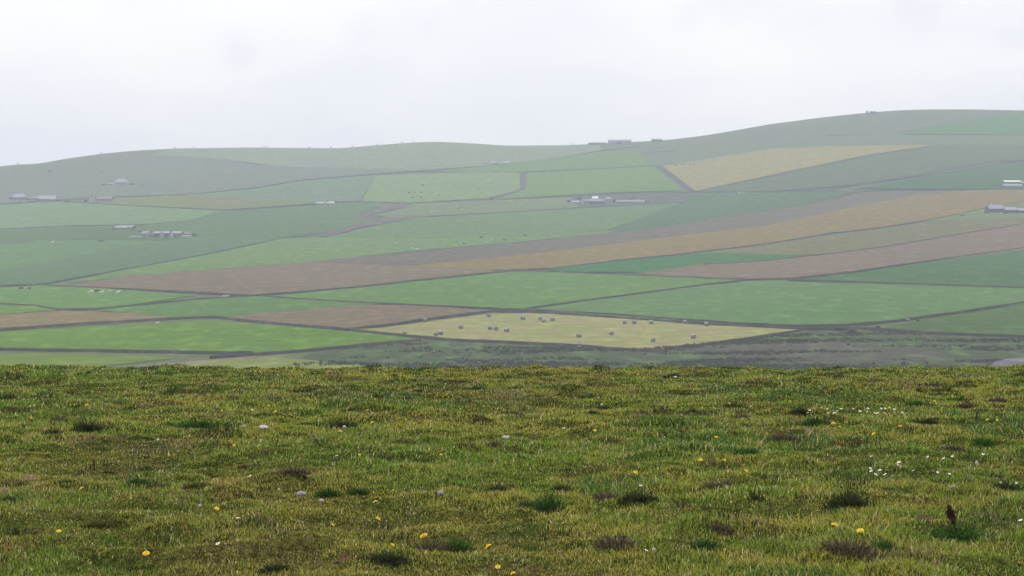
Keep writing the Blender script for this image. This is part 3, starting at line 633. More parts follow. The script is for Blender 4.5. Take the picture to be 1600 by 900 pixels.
# dark farm cluster
B('barn', 'dark stone barn in the middle of the farm cluster', 'barn', 932, 320, 24, 5.5, 4, 10, DSTONE, SLATE, 0, 'x', 3, 1)
B('shed', 'shed with bright white roof behind the dark stone barn', 'shed', 930, 312, 9, 2, 3, 8, DSTONE, BRIGHTROOF, 0, 'x')
B('shed', 'shed with pale roof at the right end of the dark cluster', 'shed', 951, 313, 9, 2, 3, 7, STONE, PALESLATE, 5, 'x')
B('farmhouse', 'small farmhouse with white gable at the left of the dark cluster', 'house', 917, 319.5, 12, 5, 4, 8, RENDER, SLATE, 18, 'x', 2, 1, 1)
B('barn', 'long low dark barn at the right of the farm cluster', 'barn', 985, 318, 44, 2.5, 3, 9, DSTONE, SLATE, -1, 'x', 0, 1)
B('shed', 'lilac roofed grey shed at the left edge of the farm cluster', 'shed', 899, 319, 11, 3.0, 2.2, 7, STONE, LILAC, -6, 'x')
# small cottages
B('cottage', 'low pale cottage by the end of the ochre strip', 'cottage', 516, 320.5, 12, 2.8, 2.8, 6, RENDER, LILAC, 0, 'x', 3, 1, 1)
B('shed', 'low grey outbuilding beside the cottage near the gully', 'shed', 501, 320, 13, 2.2, 2, 6, STONE, LILAC, 5, 'x')
B('cottage', 'grey cottage below the ridge at the end of the climbing wall', 'cottage', 769, 258, 15, 2.8, 3, 7, STONE, SLATE, -4, 'x', 3, 1, 1)
B('cottage', 'white cottage with pale roof next to the grey ridge cottage', 'cottage', 791, 257, 10, 2.2, 2.8, 6, WHITE, WHITEROOF, 4, 'x', 2, 1)
B('shed', 'tiny white hut in the overgrown ditch corner of the cattle field', 'hut', 776, 312, 6, 1.8, 1.4, 4, WHITE, PALESLATE, 0, 'y')
# ridge farm
B('barn', 'long barn with dark roof standing out on the ridge skyline', 'barn', 968, 225, 36, 4.2, 3, 14, LILAC, SLATE, -4, 'x', 0, 1)
B('shed', 'low long shed on the skyline beside the ridge barn', 'shed', 934, 225.5, 28, 1.6, 1.6, 8, STONE, SLATE, 2, 'x')
B('shed', 'squat flat topped shed alone on the skyline right of the ridge barn', 'shed', 1027, 221.5, 16, 2.5, 2.4, 9, DSTONE, SLATE, 0, 'x')
# crest
B('hut', 'wide dark hut on the crest of the hill', 'hut', 1365, 178, 9.5, 3.6, .7, 4, DSTONE, SLATE, 0, 'm', 0, 1)
B('hut', 'narrow dark hut like a tower beside the wide hut on the crest', 'hut', 1355, 178.5, 2.8, 4.4, .6, 2, DSTONE, SLATE, 0, 'm', 0, 0)
# right edge farms
B('barn', 'long barn with a brilliant white roof at the right edge', 'barn', 1583, 287.5, 26, 3.2, 2.6, 12, DSTONE, BRIGHTROOF, -2, 'x', 0, 1)
B('barn', 'lilac walled barn in front of the brilliant white roof', 'barn', 1583, 294, 29, 3.6, 3.0, 12, LILAC, PALESLATE, -2, 'x', 0, 1)
B('shed', 'dark shed at the corner of the white roofed barns', 'shed', 1602, 291, 12, 5, 2.5, 9, DSTONE, LILAC, 0, 'x')
B('farmhouse', 'old stone house with one tall chimney near the right edge', 'house', 1558, 333, 25, 7, 6, 9, DSTONE, LILAC, 6, 'x', 4, 1, 1)
B('barn', 'stone barn beside the house with the tall chimney', 'barn', 1580, 334, 17, 6, 4, 10, DSTONE, LILAC, -8, 'x', 2, 1)
B('barn', 'pale roofed barn cut by the right edge beyond the stone barn', 'barn', 1602, 334, 22, 5.0, 3.5, 11, DSTONE, WHITEROOF, -6, 'x', 0, 1)
B('shed', 'small white shed by the wall left of the old stone house', 'shed', 1524, 335, 7, 2, 1.4, 4, WHITE, WHITEROOF, 0, 'y')

# small white vehicles and troughs
def trailer(label, px, py, L=2.6):
    b = far(px, py); o = empty('trailer', b, R(6)); tag(o, label, 'trailer')
    o.scale = (1.2, 1, .55)
    MB().prism([(-L/2, .5), (L/2, .5), (L/2, 1.7), (L/2-.3, 1.9), (-L/2+.2, 1.9), (-L/2, 1.75)], -.8, .8, 'y').build('body', WHITE, o)
    MB().box(L/2, L/2+1.1, -.06, .06, .5, .62).build('drawbar', DOORM, o)
    for sgn in (-.9, .9):
        me = MB(); ring = [(.36*math.cos(a*math.pi/6), .36+.36*math.sin(a*math.pi/6)) for a in range(12)]
        me.prism(ring, sgn-.09, sgn+.09, 'y').build('wheel', DOORM, o)
    return o
trailer('low white trailer parked in the corner of the lane by the sheep field', 353, 465.0, 2.4)
trailer('low white trailer beside the wall under the dark blue green hillside', 1162, 302, 3.0)
def trough(label, px, py, L=2.2):
    b = far(px, py); o = empty('feed_trough', b, R(5)); tag(o, label, 'trough')
    MB().prism([(-.35, .25), (.35, .25), (.5, .8), (.4, .8), (.28, .36), (-.28, .36), (-.4, .8), (-.5, .8)], -L/2, L/2, 'x').build('basin', RENDER, o)
    for sx in (-L/2+.2, L/2-.2): MB().box(sx-.06, sx+.06, -.3, .3, -.1, .249).build('leg', DOORM, o)
trough('long pale feed trough in the brown wedge near the upper corner of the bale field', 744, 489, 2.3)
trough('pale feed trough on the lane below the big blue green field', 1417, 501.5, 1.6)

# ------------------------------------------------------------------ bushes by the farms
def leafmat(name, c, c2):
    m, nt, b = newmat(name); N = nt.nodes; L = nt.links
    at = N.new('ShaderNodeAttribute'); at.attribute_name = 'tint'
    L.new(at.outputs['Color'], b.inputs['Base Color'])
    b.inputs['Roughness'].default_value = .85; b.inputs['Specular IOR Level'].default_value = .02
    tr = N.new('ShaderNodeBsdfTranslucent'); L.new(at.outputs['Color'], tr.inputs['Color'])
    mx = N.new('ShaderNodeMixShader'); mx.inputs[0].default_value = .35
    L.new(b.outputs[0], mx.inputs[1]); L.new(tr.outputs[0], mx.inputs[2])
    L.new(mx.outputs[0], N['Material Output'].inputs['Surface'])
    return m
LEAF = leafmat('leaf_tint', None, None)

def bush_mesh(seed, n=900, W=1., H=.8):
    r = np.random.default_rng(seed)
    lob = r.uniform(-.6, .6, (7, 2)); lr = r.uniform(.3, .55, 7); lh = r.uniform(.45, 1., 7)
    k = r.integers(0, 7, n)
    d = r.normal(size=(n, 3)); d /= np.linalg.norm(d, axis=1)[:, None]; d[:, 2] = np.abs(d[:, 2])
    rad = lr[k]*r.uniform(.55, 1.1, n)
    P = np.stack([lob[k, 0]*W+d[:, 0]*rad*W, lob[k, 1]*W+d[:, 1]*rad*W, d[:, 2]*lh[k]*H*r.uniform(.3, 1.1, n)], 1)
    a = r.normal(size=(n, 3))*.11; b = r.normal(size=(n, 3))*.11
    V = np.stack([P-a, P+b, P+a, P-b], 1).reshape(-1, 3)
    lo = np.arange(4*n)
    c = np.array([.035, .05, .03])*r.uniform(.6, 1.6, (n, 1))*np.array([1, 1, 1])
    C = np.repeat(np.concatenate([c, np.ones((n, 1))], 1), 4, 0)
    return np_mesh('bush', V, lo, np.arange(0, 4*n, 4), [LEAF], colors=C)
BM = [bush_mesh(s) for s in (1, 2, 3)]
def stemmesh():
    m = MB()
    for k in range(5):
        a = k*1.257; x, y = .35*math.cos(a), .35*math.sin(a)
        m.poly((-.03, 0, -.2), (.03, 0, -.2), (x+.01, y, .45), (x-.01, y, .45))
    o = m.build('stem', DOORM); me = o.data; bpy.data.objects.remove(o); return me
STEM = stemmesh()
BUSH = [
 ('dark windblown bush left of the grey stone farmhouse', 17, 312.5, 6, 4.5), ('dark bush in front of the grey stone farmhouse gable', 43, 314, 6, 4),
 ('dark bush at the near end of the white roofed barn', 57, 314, 5, 4.5), ('dark bush at the far end of the white roofed barn', 89, 315, 5, 3),
 ('low dark bush between white barn and red barn', 105, 316, 9, 2.5), ('dark bush beside the small white gabled cottage', 135, 315, 6, 3.5),
 ('dark bush left of the lone house on the heather slope', 163, 290, 9, 2.5), ('dark bush right of the lone house on the heather slope', 207, 289.5, 12, 3.0),
 ('dark bush beyond the lone house, farther down its hedge line', 224, 291, 8, 2.2),
 ('single low bush high on the heather slope left of the lone house', 158, 269.5, 5, 2), ('wide low bush high on the heather slope by the skyline', 78, 268, 8, 2),
 ('dark bush at the left end of the long grey house', 178, 360, 5, 4), ('dark bush at the right end of the large steading', 303, 370, 8, 4.5),
 ('dark bush behind the white gabled steading house', 219, 364, 6, 4), ('dark bush between steading and long grey house', 208, 361, 4, 3),
 ('dark bush at the left end of the dark farm cluster', 889, 317, 8, 4), ('tall dark bush in the dark farm cluster', 905, 313, 8, 5),
 ('dark bush between the farm cluster and the long low barn', 961, 317, 7, 5), ('dark bush at the far end of the long low barn', 1012, 317, 9, 3),
 ('dark bush behind the long low barn', 990, 312, 12, 3.5), ('dark bush below the dark stone barn', 943, 322, 9, 2.5),
 ('dark bush in the overgrown ditch by the tiny white hut', 768, 313, 7, 3.5), ('dark bush at the cottage near the gully', 492, 321, 7, 3),
 ('dark bush beside the grey cottage below the ridge', 758, 257.5, 5, 3), ('dark bush between the old stone house and its barn', 1571, 335, 6, 4),
 ('dark bush left of the old stone house', 1541, 334, 8, 3.5), ('spreading dark bush on the lane near the small white shed', 1505, 338, 14, 2.5),
 ('dark bush left of the lilac walled barn', 1566, 294, 6, 4.5), 
 ('dark thorn bush where the lane meets the rough ground', 1312, 516, 16, 4), ('dark thorn bush on the wall corner below the dark grassy field', 1373, 514, 10, 5),
 ('wide dark thorn bush at the lane junction', 1330, 520, 18, 4), ('small dark thorn bush in the dark grassy field corner', 1434, 503, 5, 3.5),
 ('round dark bush in the rough wet ground below the lane', 1326, 540, 6, 4),
]
for i, (lb, px, py, w, h) in enumerate(BUSH):
    b = far(px, py); s = b.y/F
    o = empty('bush', b, random.random()*6); tag(o, lb, 'bush', 'dark bushes on the hillside')
    o.scale = (w*s*.66, w*s*.5, h*s*1.25)
    f = link(bpy.data.objects.new('foliage', BM[i % 3]), o)
    link(bpy.data.objects.new('stem', STEM), o)

# ------------------------------------------------------------------ animals
def animal_mesh(name, verts, edges, mat):
    bm = bmesh.new(); lay = bm.verts.layers.skin.verify()
    vs = []
    for i, (p, r) in enumerate(verts):
        v = bm.verts.new(p); v[lay].radius = (r, r); v[lay].use_root = (i == 0); vs.append(v)
    for a, b in edges: bm.edges.new((vs[a], vs[b]))
    me = bpy.data.meshes.new(name); bm.to_mesh(me); bm.free()
    o = bpy.data.objects.new(name, me); link(o)
    o.modifiers.new('skin', 'SKIN'); sd = o.modifiers.new('sub', 'SUBSURF'); sd.levels = 1; sd.render_levels = 1
    dg = bpy.context.evaluated_depsgraph_get(); dg.update()
    out = bpy.data.meshes.new_from_object(o.evaluated_get(dg))
    bpy.data.objects.remove(o); out.materials.clear(); out.materials.append(mat)
    for p in out.polygons: p.use_smooth = True
    out.name = name
    return out
def quad(L, H, body, leg, headz, mat, name):
    v = [((0, 0, H*.72), body), ((L*.32, 0, H*.74), body*.92), ((-L*.32, 0, H*.74), body*.95),
         ((L*.48, 0, headz), body*.45), ((L*.62, 0, headz-.03), body*.36), ((L*.78, 0, headz-.14), body*.25)]
    e = [(0, 1), (0, 2), (1, 3), (3, 4), (4, 5)]
    for sx, hub in ((.28, 1), (-.34, 2)):
        for sy in (-1, 1):
            k = len(v)
            v += [((L*sx, sy*body*.55, H*.5), leg*1.6), ((L*sx-(.05 if sx < 0 else 0), sy*body*.55, H*.27), leg), ((L*sx, sy*body*.55, 0), leg*.8)]
            e += [(hub, k), (k, k+1), (k+1, k+2)]
    k = len(v); v += [((-L*.48, 0, H*.8), leg), ((-L*.52, 0, H*.5), leg*.7)]; e += [(2, k), (k, k+1)]
    return animal_mesh(name, v, e, mat)
WOOL = plain('wool', (.72, .69, .62), 1, .1, 6); HIDE = plain('dark_hide', (.035, .028, .026), .8, .3, 3); BROWNHIDE = plain('brown_hide', (.14, .075, .05), .8, .25, 3)
SHEEP = quad(1.05, .85, .27, .06, .86, WOOL, 'sheep'); COW = quad(1.9, 1.4, .40, .10, 1.3, HIDE, 'cow'); COWB = quad(1.9, 1.4, .40, .10, 1.3, BROWNHIDE, 'cow')
SHP = [
 ('white sheep nearest the wall end in the sheep field, by a dark cow', 36.5, 453.5, 0, 1.3), ('white sheep at the left of the small flock beside the dark cow', 138, 459, 1, 1.0),
 ('white sheep second in the small flock beside the dark cow', 143.5, 458.5, 3.0, 1.3), ('white sheep just right of the dark cow in the flock', 157, 459.2, .3, 1.0),
 ('white sheep facing away between dark cow and the outermost sheep', 161, 458.6, 2.2, 1.2), ('white sheep farthest right in the flock below the brown field', 184.5, 460, .2, 1.5),
 ('white sheep alone under the wall of the brown field', 172, 457, 3.1, 1.), ('lone white sheep in the long bright green strip', 619, 382.5, .5, 1.5), ('white sheep by the wall below the lone sheep', 646, 390.5, 2.8, 1.3),
 ('second white sheep by the wall below the lone sheep', 651.5, 391.3, .2, 1.2), ('pale sheep between two dark cows in the long green strip', 768, 377, .9, 1.3), ('pale sheep just behind its twin between the dark cows', 766.5, 374.8, 2.5, 1.2),
 ('white sheep grazing in the pale rough strip by the gully', 674, 332.5, .4, 1.4), ('white sheep next to a dark cow in the pale rough strip', 721, 328.5, 3.0, 1.3),
 ('white sheep at the left corner under the blue grey pasture', 82, 380.5, .2, 1.6), ('white sheep alone in the bright field under the brown wedge', 246, 507.5, .3, .9),
 ('white sheep beside the wall by the trailer on the far hillside', 1155, 302.8, .4, 1.5), ('pale sheep alone in the upper blue green field near the ditch', 1003, 254.5, .6, 1.6),
]
for i, (lb, px, py, rz, s) in enumerate(SHP):
    o = link(bpy.data.objects.new('sheep', SHEEP)); o.location = far(px, py)+Vector((0, 0, .15)); o.rotation_euler = (0, 0, rz); o.scale = (s, s, s)
    tag(o, lb, 'sheep', 'sheep on the hillside')
CW = [
 ('dark cow standing by the left end of the sheep field', 46, 453.5, 1.2), ('black cow beside the lone sheep by the wall', 33, 454, .2), ('dark cow among the white sheep', 151, 458.5, .3), 
 ('black cow by the thin wall in the long green strip', 752, 373.5, .1), ('black cow lying low at the right of the pale sheep', 788, 376.8, 3.1), ('dark cow left of the pale sheep pair', 724.5, 383, 1.4),
 ('dark cow near the farm end of the long green strip', 820, 370.5, .2), ('dark cow next to the sheep in the pale rough strip', 719, 327.5, .7),
 ('dark cow farthest right in the cattle field', 768, 286.5, .2), ('dark cow in the right half of the cattle field', 748.5, 297.5, 1.), ('dark cow in the herd, highest in the cattle field', 661, 291, .5), 
 ('dark cow at the left of the herd in the cattle field', 639, 303, .3), ('dark cow second from the left in the cattle herd', 648, 302.5, 2.8), ('dark cow at the right side of the cattle herd', 659, 303.2, 1.1),
 ('dark cow lowest in the cattle herd', 657.5, 310, .3), ('dark cow at the low left side of the cattle herd', 645, 311, 2.9), ('dark cow between herd and the right half of the cattle field', 685, 307, 1.),
 ('first dark cow by the top wall of the pale barley field', 1056, 260, .2), ('second dark cow by the top wall of the pale barley field', 1066, 258.5, .2), ('third dark cow by the top wall of the pale barley field', 1071.5, 258, 1.2),
 ('fourth dark cow by the top wall of the pale barley field', 1078, 258, .3), ('fifth dark cow by the top wall of the pale barley field', 1085, 257.5, 2.8),
 ('dark cow below the left steading wall', 155, 379, .2), ('second dark cow below the left steading wall', 160, 379.3, 2.6),
 ('dark cow standing out on the left skyline above the low bushes', 158, 242, .1), ('dark cow on the skyline at the left edge of the hill', 28, 258.5, .3), 
 ('left of two dark cows on the skyline over the heather slope', 273, 234, 1.), ('right of two dark cows on the skyline over the heather slope', 302.5, 233.5, 1.6), ('left of a close pair of dark cows on the ridge', 411.5, 232.5, 1.4), ('right of a close pair of dark cows on the ridge', 417, 232.5, 1.2),
 ('lone dark cow in the middle of the ridge dip', 483, 233.2, .2), ('dark cow just right of the ridge dip', 517, 233.5, .8), ('dark cow where the ridge starts to rise', 551, 232.5, 1.), ('dark cow on the rising ridge', 589, 229, .9), ('dark cow near the top of the ridge hump', 628, 225.5, .5), ('last dark cow before the top of the ridge hump', 646, 224.5, 1.3), ('small dark cow on the skyline left of the low ridge shed', 894, 228.5, .4),
]
for i, (lb, px, py, rz) in enumerate(CW):
    if 'skyline' in lb or 'ridge' in lb and py < 240: py -= 14
    o = link(bpy.data.objects.new('cow', COW if i % 4 else COWB)); o.location = far(px, py)+Vector((0, 0, .15)); o.rotation_euler = (0, 0, rz)
    s = 1.0 if py > 440 else 1.05
    o.scale = (s, s, s); tag(o, lb.replace('dark cow', 'dark cow' if i % 4 else 'dark brown cow'), 'cow', 'cattle on the hillside')

# ------------------------------------------------------------------ bales
STRAWM = plain('bale_wrap', (.135, .13, .135), .50, .2, 5, 1.0)
def bale_mesh(seed):
    r = random.Random(seed)
    bm = bmesh.new(); n = 20; prof = [(-.58, 0.), (-.6, .3), (-.59, .56), (-.54, .64), (-.3, .67), (0, .66), (.3, .67), (.54, .64), (.59, .56), (.6, .3), (.58, 0.)]
    rings = []
    for x, rad in prof:
        ring = []
        for k in range(n):
            a = 2*math.pi*k/n; rr = rad*(1+r.uniform(-.03, .03))
            z = rr*math.sin(a); z = max(z, -.60)
            ring.append(bm.verts.new((x, rr*math.cos(a), z+.60)))
        rings.append(ring)
    for a, b in zip(rings[:-1], rings[1:]):
        for k in range(n): bm.faces.new((a[k], a[(k+1) % n], b[(k+1) % n], b[k]))
    bmesh.ops.remove_doubles(bm, verts=bm.verts, dist=.002)
    bmesh.ops.recalc_face_normals(bm, faces=bm.faces)
    me = bpy.data.meshes.new('round_bale'); bm.to_mesh(me); bm.free(); me.materials.append(STRAWM)
    for p in me.polygons: p.use_smooth = True
    return me
BALES = [bale_mesh(s) for s in range(4)]
BL = [
 ('round bale at the front of the touching trio near the tip of the stubble field', 681, 525.5), ('round bale behind in the touching trio near the stubble field tip', 685, 523.3), ('smaller looking round bale at the right of the touching trio', 688.5, 524.2),
 ('round bale alone between the trio and the middle of the stubble field', 720, 514.2), ('round bale close to the upper corner of the stubble field', 763.5, 496.3), 
 ('left bale of three in a loose row in the middle left of the stubble', 765.5, 516), ('middle bale of three in a loose row in the stubble', 774.5, 517.2), ('right bale of three in a loose row, the palest', 791.5, 519.8),
 ('round bale by the upper edge, left of the close bale pair', 817, 500.6), ('hind bale of the close pair near the upper edge', 845, 501.2), ('front bale of the close pair near the upper edge', 849.5, 504.6), ('round bale just right of the close pair', 863.5, 502.4),
 ('round bale low in the middle of the stubble field', 904.5, 528.3), ('round bale in the centre of the right half of the stubble field', 955.5, 524.4), 
 ('first of three bales in line under the upper wall', 976, 507), ('second of three bales in line under the upper wall', 991, 507), ('third of three bales in line under the upper wall', 1017.5, 507.2),
 ('round bale near the lower right edge of the stubble field', 1020.5, 535.3), ('round bale against the upper wall near the narrowing end', 1071, 506.6), ('round bale against the upper wall, the last before the narrow end', 1104, 510.4), ('round bale alone towards the right tip of the stubble field', 1083.5, 529.8),
 ('pale round bale on the wall bank below the stubble field', 906, 543.5), ('pale round bale against the wall at the left of the stubble', 664, 503.5), ('weathered round bale low by the left tip of the stubble field', 632, 524),
]
for i, (lb, px, py) in enumerate(BL):
    p = far(px, py); o = link(bpy.data.objects.new('round_bale', BALES[i % 4]))
    o.location = p+Vector((0, 0, .12)); o.rotation_euler = (0, 0, random.uniform(0, 3.1)); s = random.uniform(.9, 1.0)
    o.scale = (s, s, s); tag(o, lb, 'bale', 'round bales on the stubble field')

# ------------------------------------------------------------------ rushes on the wet ground (stuff)
def blades(P, h, w, lean, az, cols, flat=0.0):
    """P n,3 base; h height; w width; lean horizontal tip offset; az direction of lean"""
    n = len(P)
    fa = rng.uniform(0, 2*math.pi, n)
    wx = np.cos(fa)*w*.5; wy = np.sin(fa)*w*.5
    dx = np.cos(az)*lean; dy = np.sin(az)*lean
    z = P[:, 2]
    V = np.empty((n, 5, 3), np.float32)
    V[:, 0] = np.stack([P[:, 0]-wx, P[:, 1]-wy, z-.008], 1); V[:, 1] = np.stack([P[:, 0]+wx, P[:, 1]+wy, z-.008], 1)
    mx = P[:, 0]+dx*.32; my = P[:, 1]+dy*.32
    V[:, 2] = np.stack([mx+wx*.8, my+wy*.8, z+h*.6], 1); V[:, 3] = np.stack([mx-wx*.8, my-wy*.8, z+h*.6], 1)
    V[:, 4] = np.stack([P[:, 0]+dx, P[:, 1]+dy, z+h], 1)
    i = np.arange(n)[:, None]*5
    lo = (i+np.array([0, 1, 2, 3, 3, 2, 4])).ravel()
    st = (np.arange(n)[:, None]*7+np.array([0, 4])).ravel()
    C = np.repeat(np.concatenate([cols, np.ones((n, 1))], 1), 5, 0)
    return V.reshape(-1, 3), lo, st, C

def rushes():
    n = 26000
    Y = rng.uniform(428, 560, n); az = rng.uniform(-.12, .30, n); X = az*Y
    Pp = [(far(*q).x, far(*q).y) for q in FIELDS[0][2]]
    k = inpoly(X, Y, Pp)
    dens = fbm(X/3.2, Y, 9., 61, 3)
    k &= (dens+rng.uniform(-.10, .10, n) > .59)
    X, Y = X[k], Y[k]; m = len(X)
    # each clump = 8 stems
    q = 9
    Xc = np.repeat(X, q)+rng.normal(0, .32, m*q); Yc = np.repeat(Y, q)+rng.normal(0, .3, m*q)
    P = np.stack([Xc, Yc, hz(Xc, Yc)+.1], 1)
    hh = np.repeat(rng.uniform(.25, .75, m), q)*rng.uniform(.6, 1.1, m*q)
    base = np.where(np.repeat(fbm(X, Y, 30., 77, 2), q)[:, None] > .5, np.array([[.045, .065, .032]]), np.array([[.070, .064, .048]]))
    c = base*rng.uniform(.6, 1.4, (m*q, 1))
    V, lo, st, C = blades(P, hh, np.full(m*q, .16), rng.uniform(.02, .3, m*q), rng.uniform(0, 6.28, m*q), c)
    o = link(bpy.data.objects.new('rushes', np_mesh('rushes', V, lo, st, [LEAF], colors=C)))
    tag(o, 'dark clumps of rushes spread over the wet ground beyond the brow', kind='stuff')
rushes()

# ------------------------------------------------------------------ pasture ground
def pasture_mat():
    m, nt, b = newmat('pasture_turf'); N = nt.nodes; L = nt.links
    geo = N.new('ShaderNodeNewGeometry')
    def noise(s, det=5, dist=.5):
        n = N.new('ShaderNodeTexNoise'); n.inputs['Scale'].default_value = s; n.inputs['Detail'].default_value = det; n.inputs['Distortion'].default_value = dist
        L.new(geo.outputs['Position'], n.inputs['Vector']); return n.outputs['Fac']
    def cr(f, els):
        r = N.new('ShaderNodeValToRGB')
        while len(r.color_ramp.elements) < len(els): r.color_ramp.elements.new(.5)
        for e, (p, c) in zip(r.color_ramp.elements, els): e.position = p; e.color = c+(1,)
        L.new(f, r.inputs['Fac']); return r.outputs['Color']
    a = cr(noise(.9), [(.3, (.028, .040, .010)), (.5, (.042, .050, .013)), (.7, (.060, .050, .022))])  # turf darkened so gaps between blades read as shade
    d = cr(noise(22, 7), [(.38, (.40, .40, .36)), (.62, (1.5, 1.45, 1.3))])
    x = N.new('ShaderNodeMix'); x.data_type = 'RGBA'; x.blend_type = 'MULTIPLY'; x.inputs['Factor'].default_value = 1
    L.new(a, x.inputs[6]); L.new(d, x.inputs[7]); L.new(x.outputs[2], b.inputs['Base Color'])
    b.inputs['Roughness'].default_value = 1; b.inputs['Specular IOR Level'].default_value = 0
    return m
TURF = pasture_mat()
ground = link(bpy.data.objects.new('ground', grid_mesh('ground', GX, GY, GZ, TURF)))
SLOPE = groundmat('pasture_slope', (.095, .135, .030), (.125, .150, .036), (.11, .10, .045), 9, 10, .5)
ground.data.materials.append(SLOPE)
_cx = (xs[:-1]+xs[1:])/2; _cy = (ysr[:-1]+ysr[1:])/2
_mx, _my = np.meshgrid(_cx, _cy)
ground.data.polygons.foreach_set('material_index', ((_my > 41) | (_my < 8.5) | (np.abs(_mx) > .30*_my+4)).astype(np.int32).ravel())
tag(ground, 'grazed pasture turf on the near hilltop, dropping away at its brow', kind='structure')

# ------------------------------------------------------------------ grass
def pick(n, w, cols):
    return np.array(cols)[rng.choice(len(cols), n, p=np.array(w)/sum(w))]

def grass_field():
    N = 1650000
    Y = 8.6+(41.5-8.6)*rng.uniform(0, 1, N)          # density ~ 1/Y per m2 because the strip widens with Y
    az = rng.uniform(-.305, .305, N); X = az*Y
    M = 520000                                         # the turf on either side of the view
    Ym = 8+(41.5-8)*rng.uniform(0, 1, M); Xm = rng.choice([-1, 1], M)*(.30*Ym+4.5*rng.uniform(0, 1, M)**1.2)
    X = np.concatenate([X, Xm]); Y = np.concatenate([Y, Ym]); N += M
    cl = fbm(X, Y, .55, 91, 3)                         # clumping
    keep = rng.uniform(0, 1, N) < np.clip(.75+2.2*(cl-.40), .62, 1)
    bare = fbm(X, Y*.7, 1.5, 191, 4) 
    keep &= ~((bare > .72) & (rng.uniform(0, 1, N) < .5))
    X, Y, cl, bare = X[keep], Y[keep], cl[keep], bare[keep]; n = len(X)
    Z = nz(X, Y)
    p1 = fbm(X, Y*.75, 3.0, 301, 3); p2 = fbm(X, Y, .9, 302, 3); p3 = fbm(X, Y*.8, 1.7, 303, 3); p4 = fbm(X, Y*.6, 2.3, 304, 3)
    lush = np.clip((p3*.5+p2*.5-.575)/.07, 0, 1); p5 = fbm(X, Y*.55, .75, 305, 3); p6 = fbm(X, Y*.5, 1.3, 306, 3); dark_zone = np.clip((p5*.6+p6*.4-.56)/.08, 0, 1); mauve = .45*np.clip((p5-.66)/.06, 0, 1)*np.clip((.62-p3)/.1, 0, 1)
    dry = np.clip((p4*.6+p2*.4-.50)/.13, 0, 1)
    grn = np.array([.128, .212, .026]); yel = np.array([.270, .275, .042]); deep = np.array([.045, .115, .022]); brn = np.array([.235, .168, .060]); dk = np.array([.030, .042, .016])
    pf = fbm(X, Y, .22, 307, 2); t = np.clip((p1*.34+p2*.33+pf*.33-.38)/.22, 0, 1)[:, None]
    c = grn*(1-t)+yel*t
    r = rng.uniform(0, 1, n)
    c = np.where((r < .09+.24*dry+.25*np.clip((pf-.6)/.1, 0, 1))[:, None], brn*.95, c)
    c = np.where((rng.uniform(0, 1, n) < .7*lush)[:, None], deep*1.2, c)
    c = np.where((rng.uniform(0, 1, n) < .20)[:, None], dk, c)  # dark blades stand in for shaded gaps in the grass
    c = np.where((rng.uniform(0, 1, n) < .32*dark_zone)[:, None], dk*1.4, c)  # noise patches with more dark blades
    c = np.where((rng.uniform(0, 1, n) < .75*mauve)[:, None], np.array([.17, .115, .085]), c)
    st = rng.uniform(0, 1, n) < .05
    c = np.where(st[:, None], np.array([.44, .38, .22]), c)
    c = c*rng.uniform(.6, 2.15, (n, 1))
    h = (.012+.018*rng.uniform(0, 1, n)**2)*(.75+.95*np.clip((cl-.35)/.3, 0, 1))*(1+.3*lush)*(1-.35*dry)
    sc_ = np.clip(Y/13., .8, 3)
    w = rng.uniform(.003, .0055, n)*sc_
    broad = rng.uniform(0, 1, n) < .07
    w = np.where(broad, w*2.6, w); h = np.where(broad, h*.55, h)
    h = np.where(st, h*1.25, h)
    lean = h*rng.uniform(.2, 1.3, n)
    az_ = rng.uniform(0, 6.283, n)
    # small rough tufts the sheep leave standing
    T = 1000; q = 60
    tY = 9+(40-9)*rng.uniform(0, 1, T)**.8; tX = rng.uniform(-.3, .3, T)*tY
    tr = np.repeat(.03+.11*rng.uniform(0, 1, T)**1.6, q)
    ang = rng.uniform(0, 6.283, T*q); rad = np.sqrt(rng.uniform(0, 1, T*q))
    xx = np.repeat(tX, q)+np.cos(ang)*rad*tr*1.5; yy = np.repeat(tY, q)+np.sin(ang)*rad*tr
    pal = np.array([[.030, .050, .014], [.045, .085, .018], [.075, .055, .040], [.040, .032, .026]])
    cc = pal[np.repeat(rng.choice(4, T, p=[.35, .3, .2, .15]), q)]*rng.uniform(.55, 1.5, (T*q, 1))
    th = (1.05-.7*rad**2)*np.clip(tr*.75, .025, .075)*rng.uniform(.5, 1.2, T*q)
    X = np.concatenate([X, xx]); Y = np.concatenate([Y, yy]); Z = np.concatenate([Z, nz(xx, yy)]); c = np.concatenate([c, cc])
    h = np.concatenate([h, th]); w = np.concatenate([w, .006*np.clip(yy/13., .8, 3)]); lean = np.concatenate([lean, th*rng.uniform(.1, .9, T*q)]); az_ = np.concatenate([az_, ang])
    V, lo, sts, C = blades(np.stack([X, Y, Z], 1), h, w, lean, az_, c)
    o = link(bpy.data.objects.new('grass', np_mesh('grass', V, lo, sts, [LEAF], colors=C)))
    tag(o, 'short grazed yellow green grass covering the near pasture', kind='stuff')
grass_field()

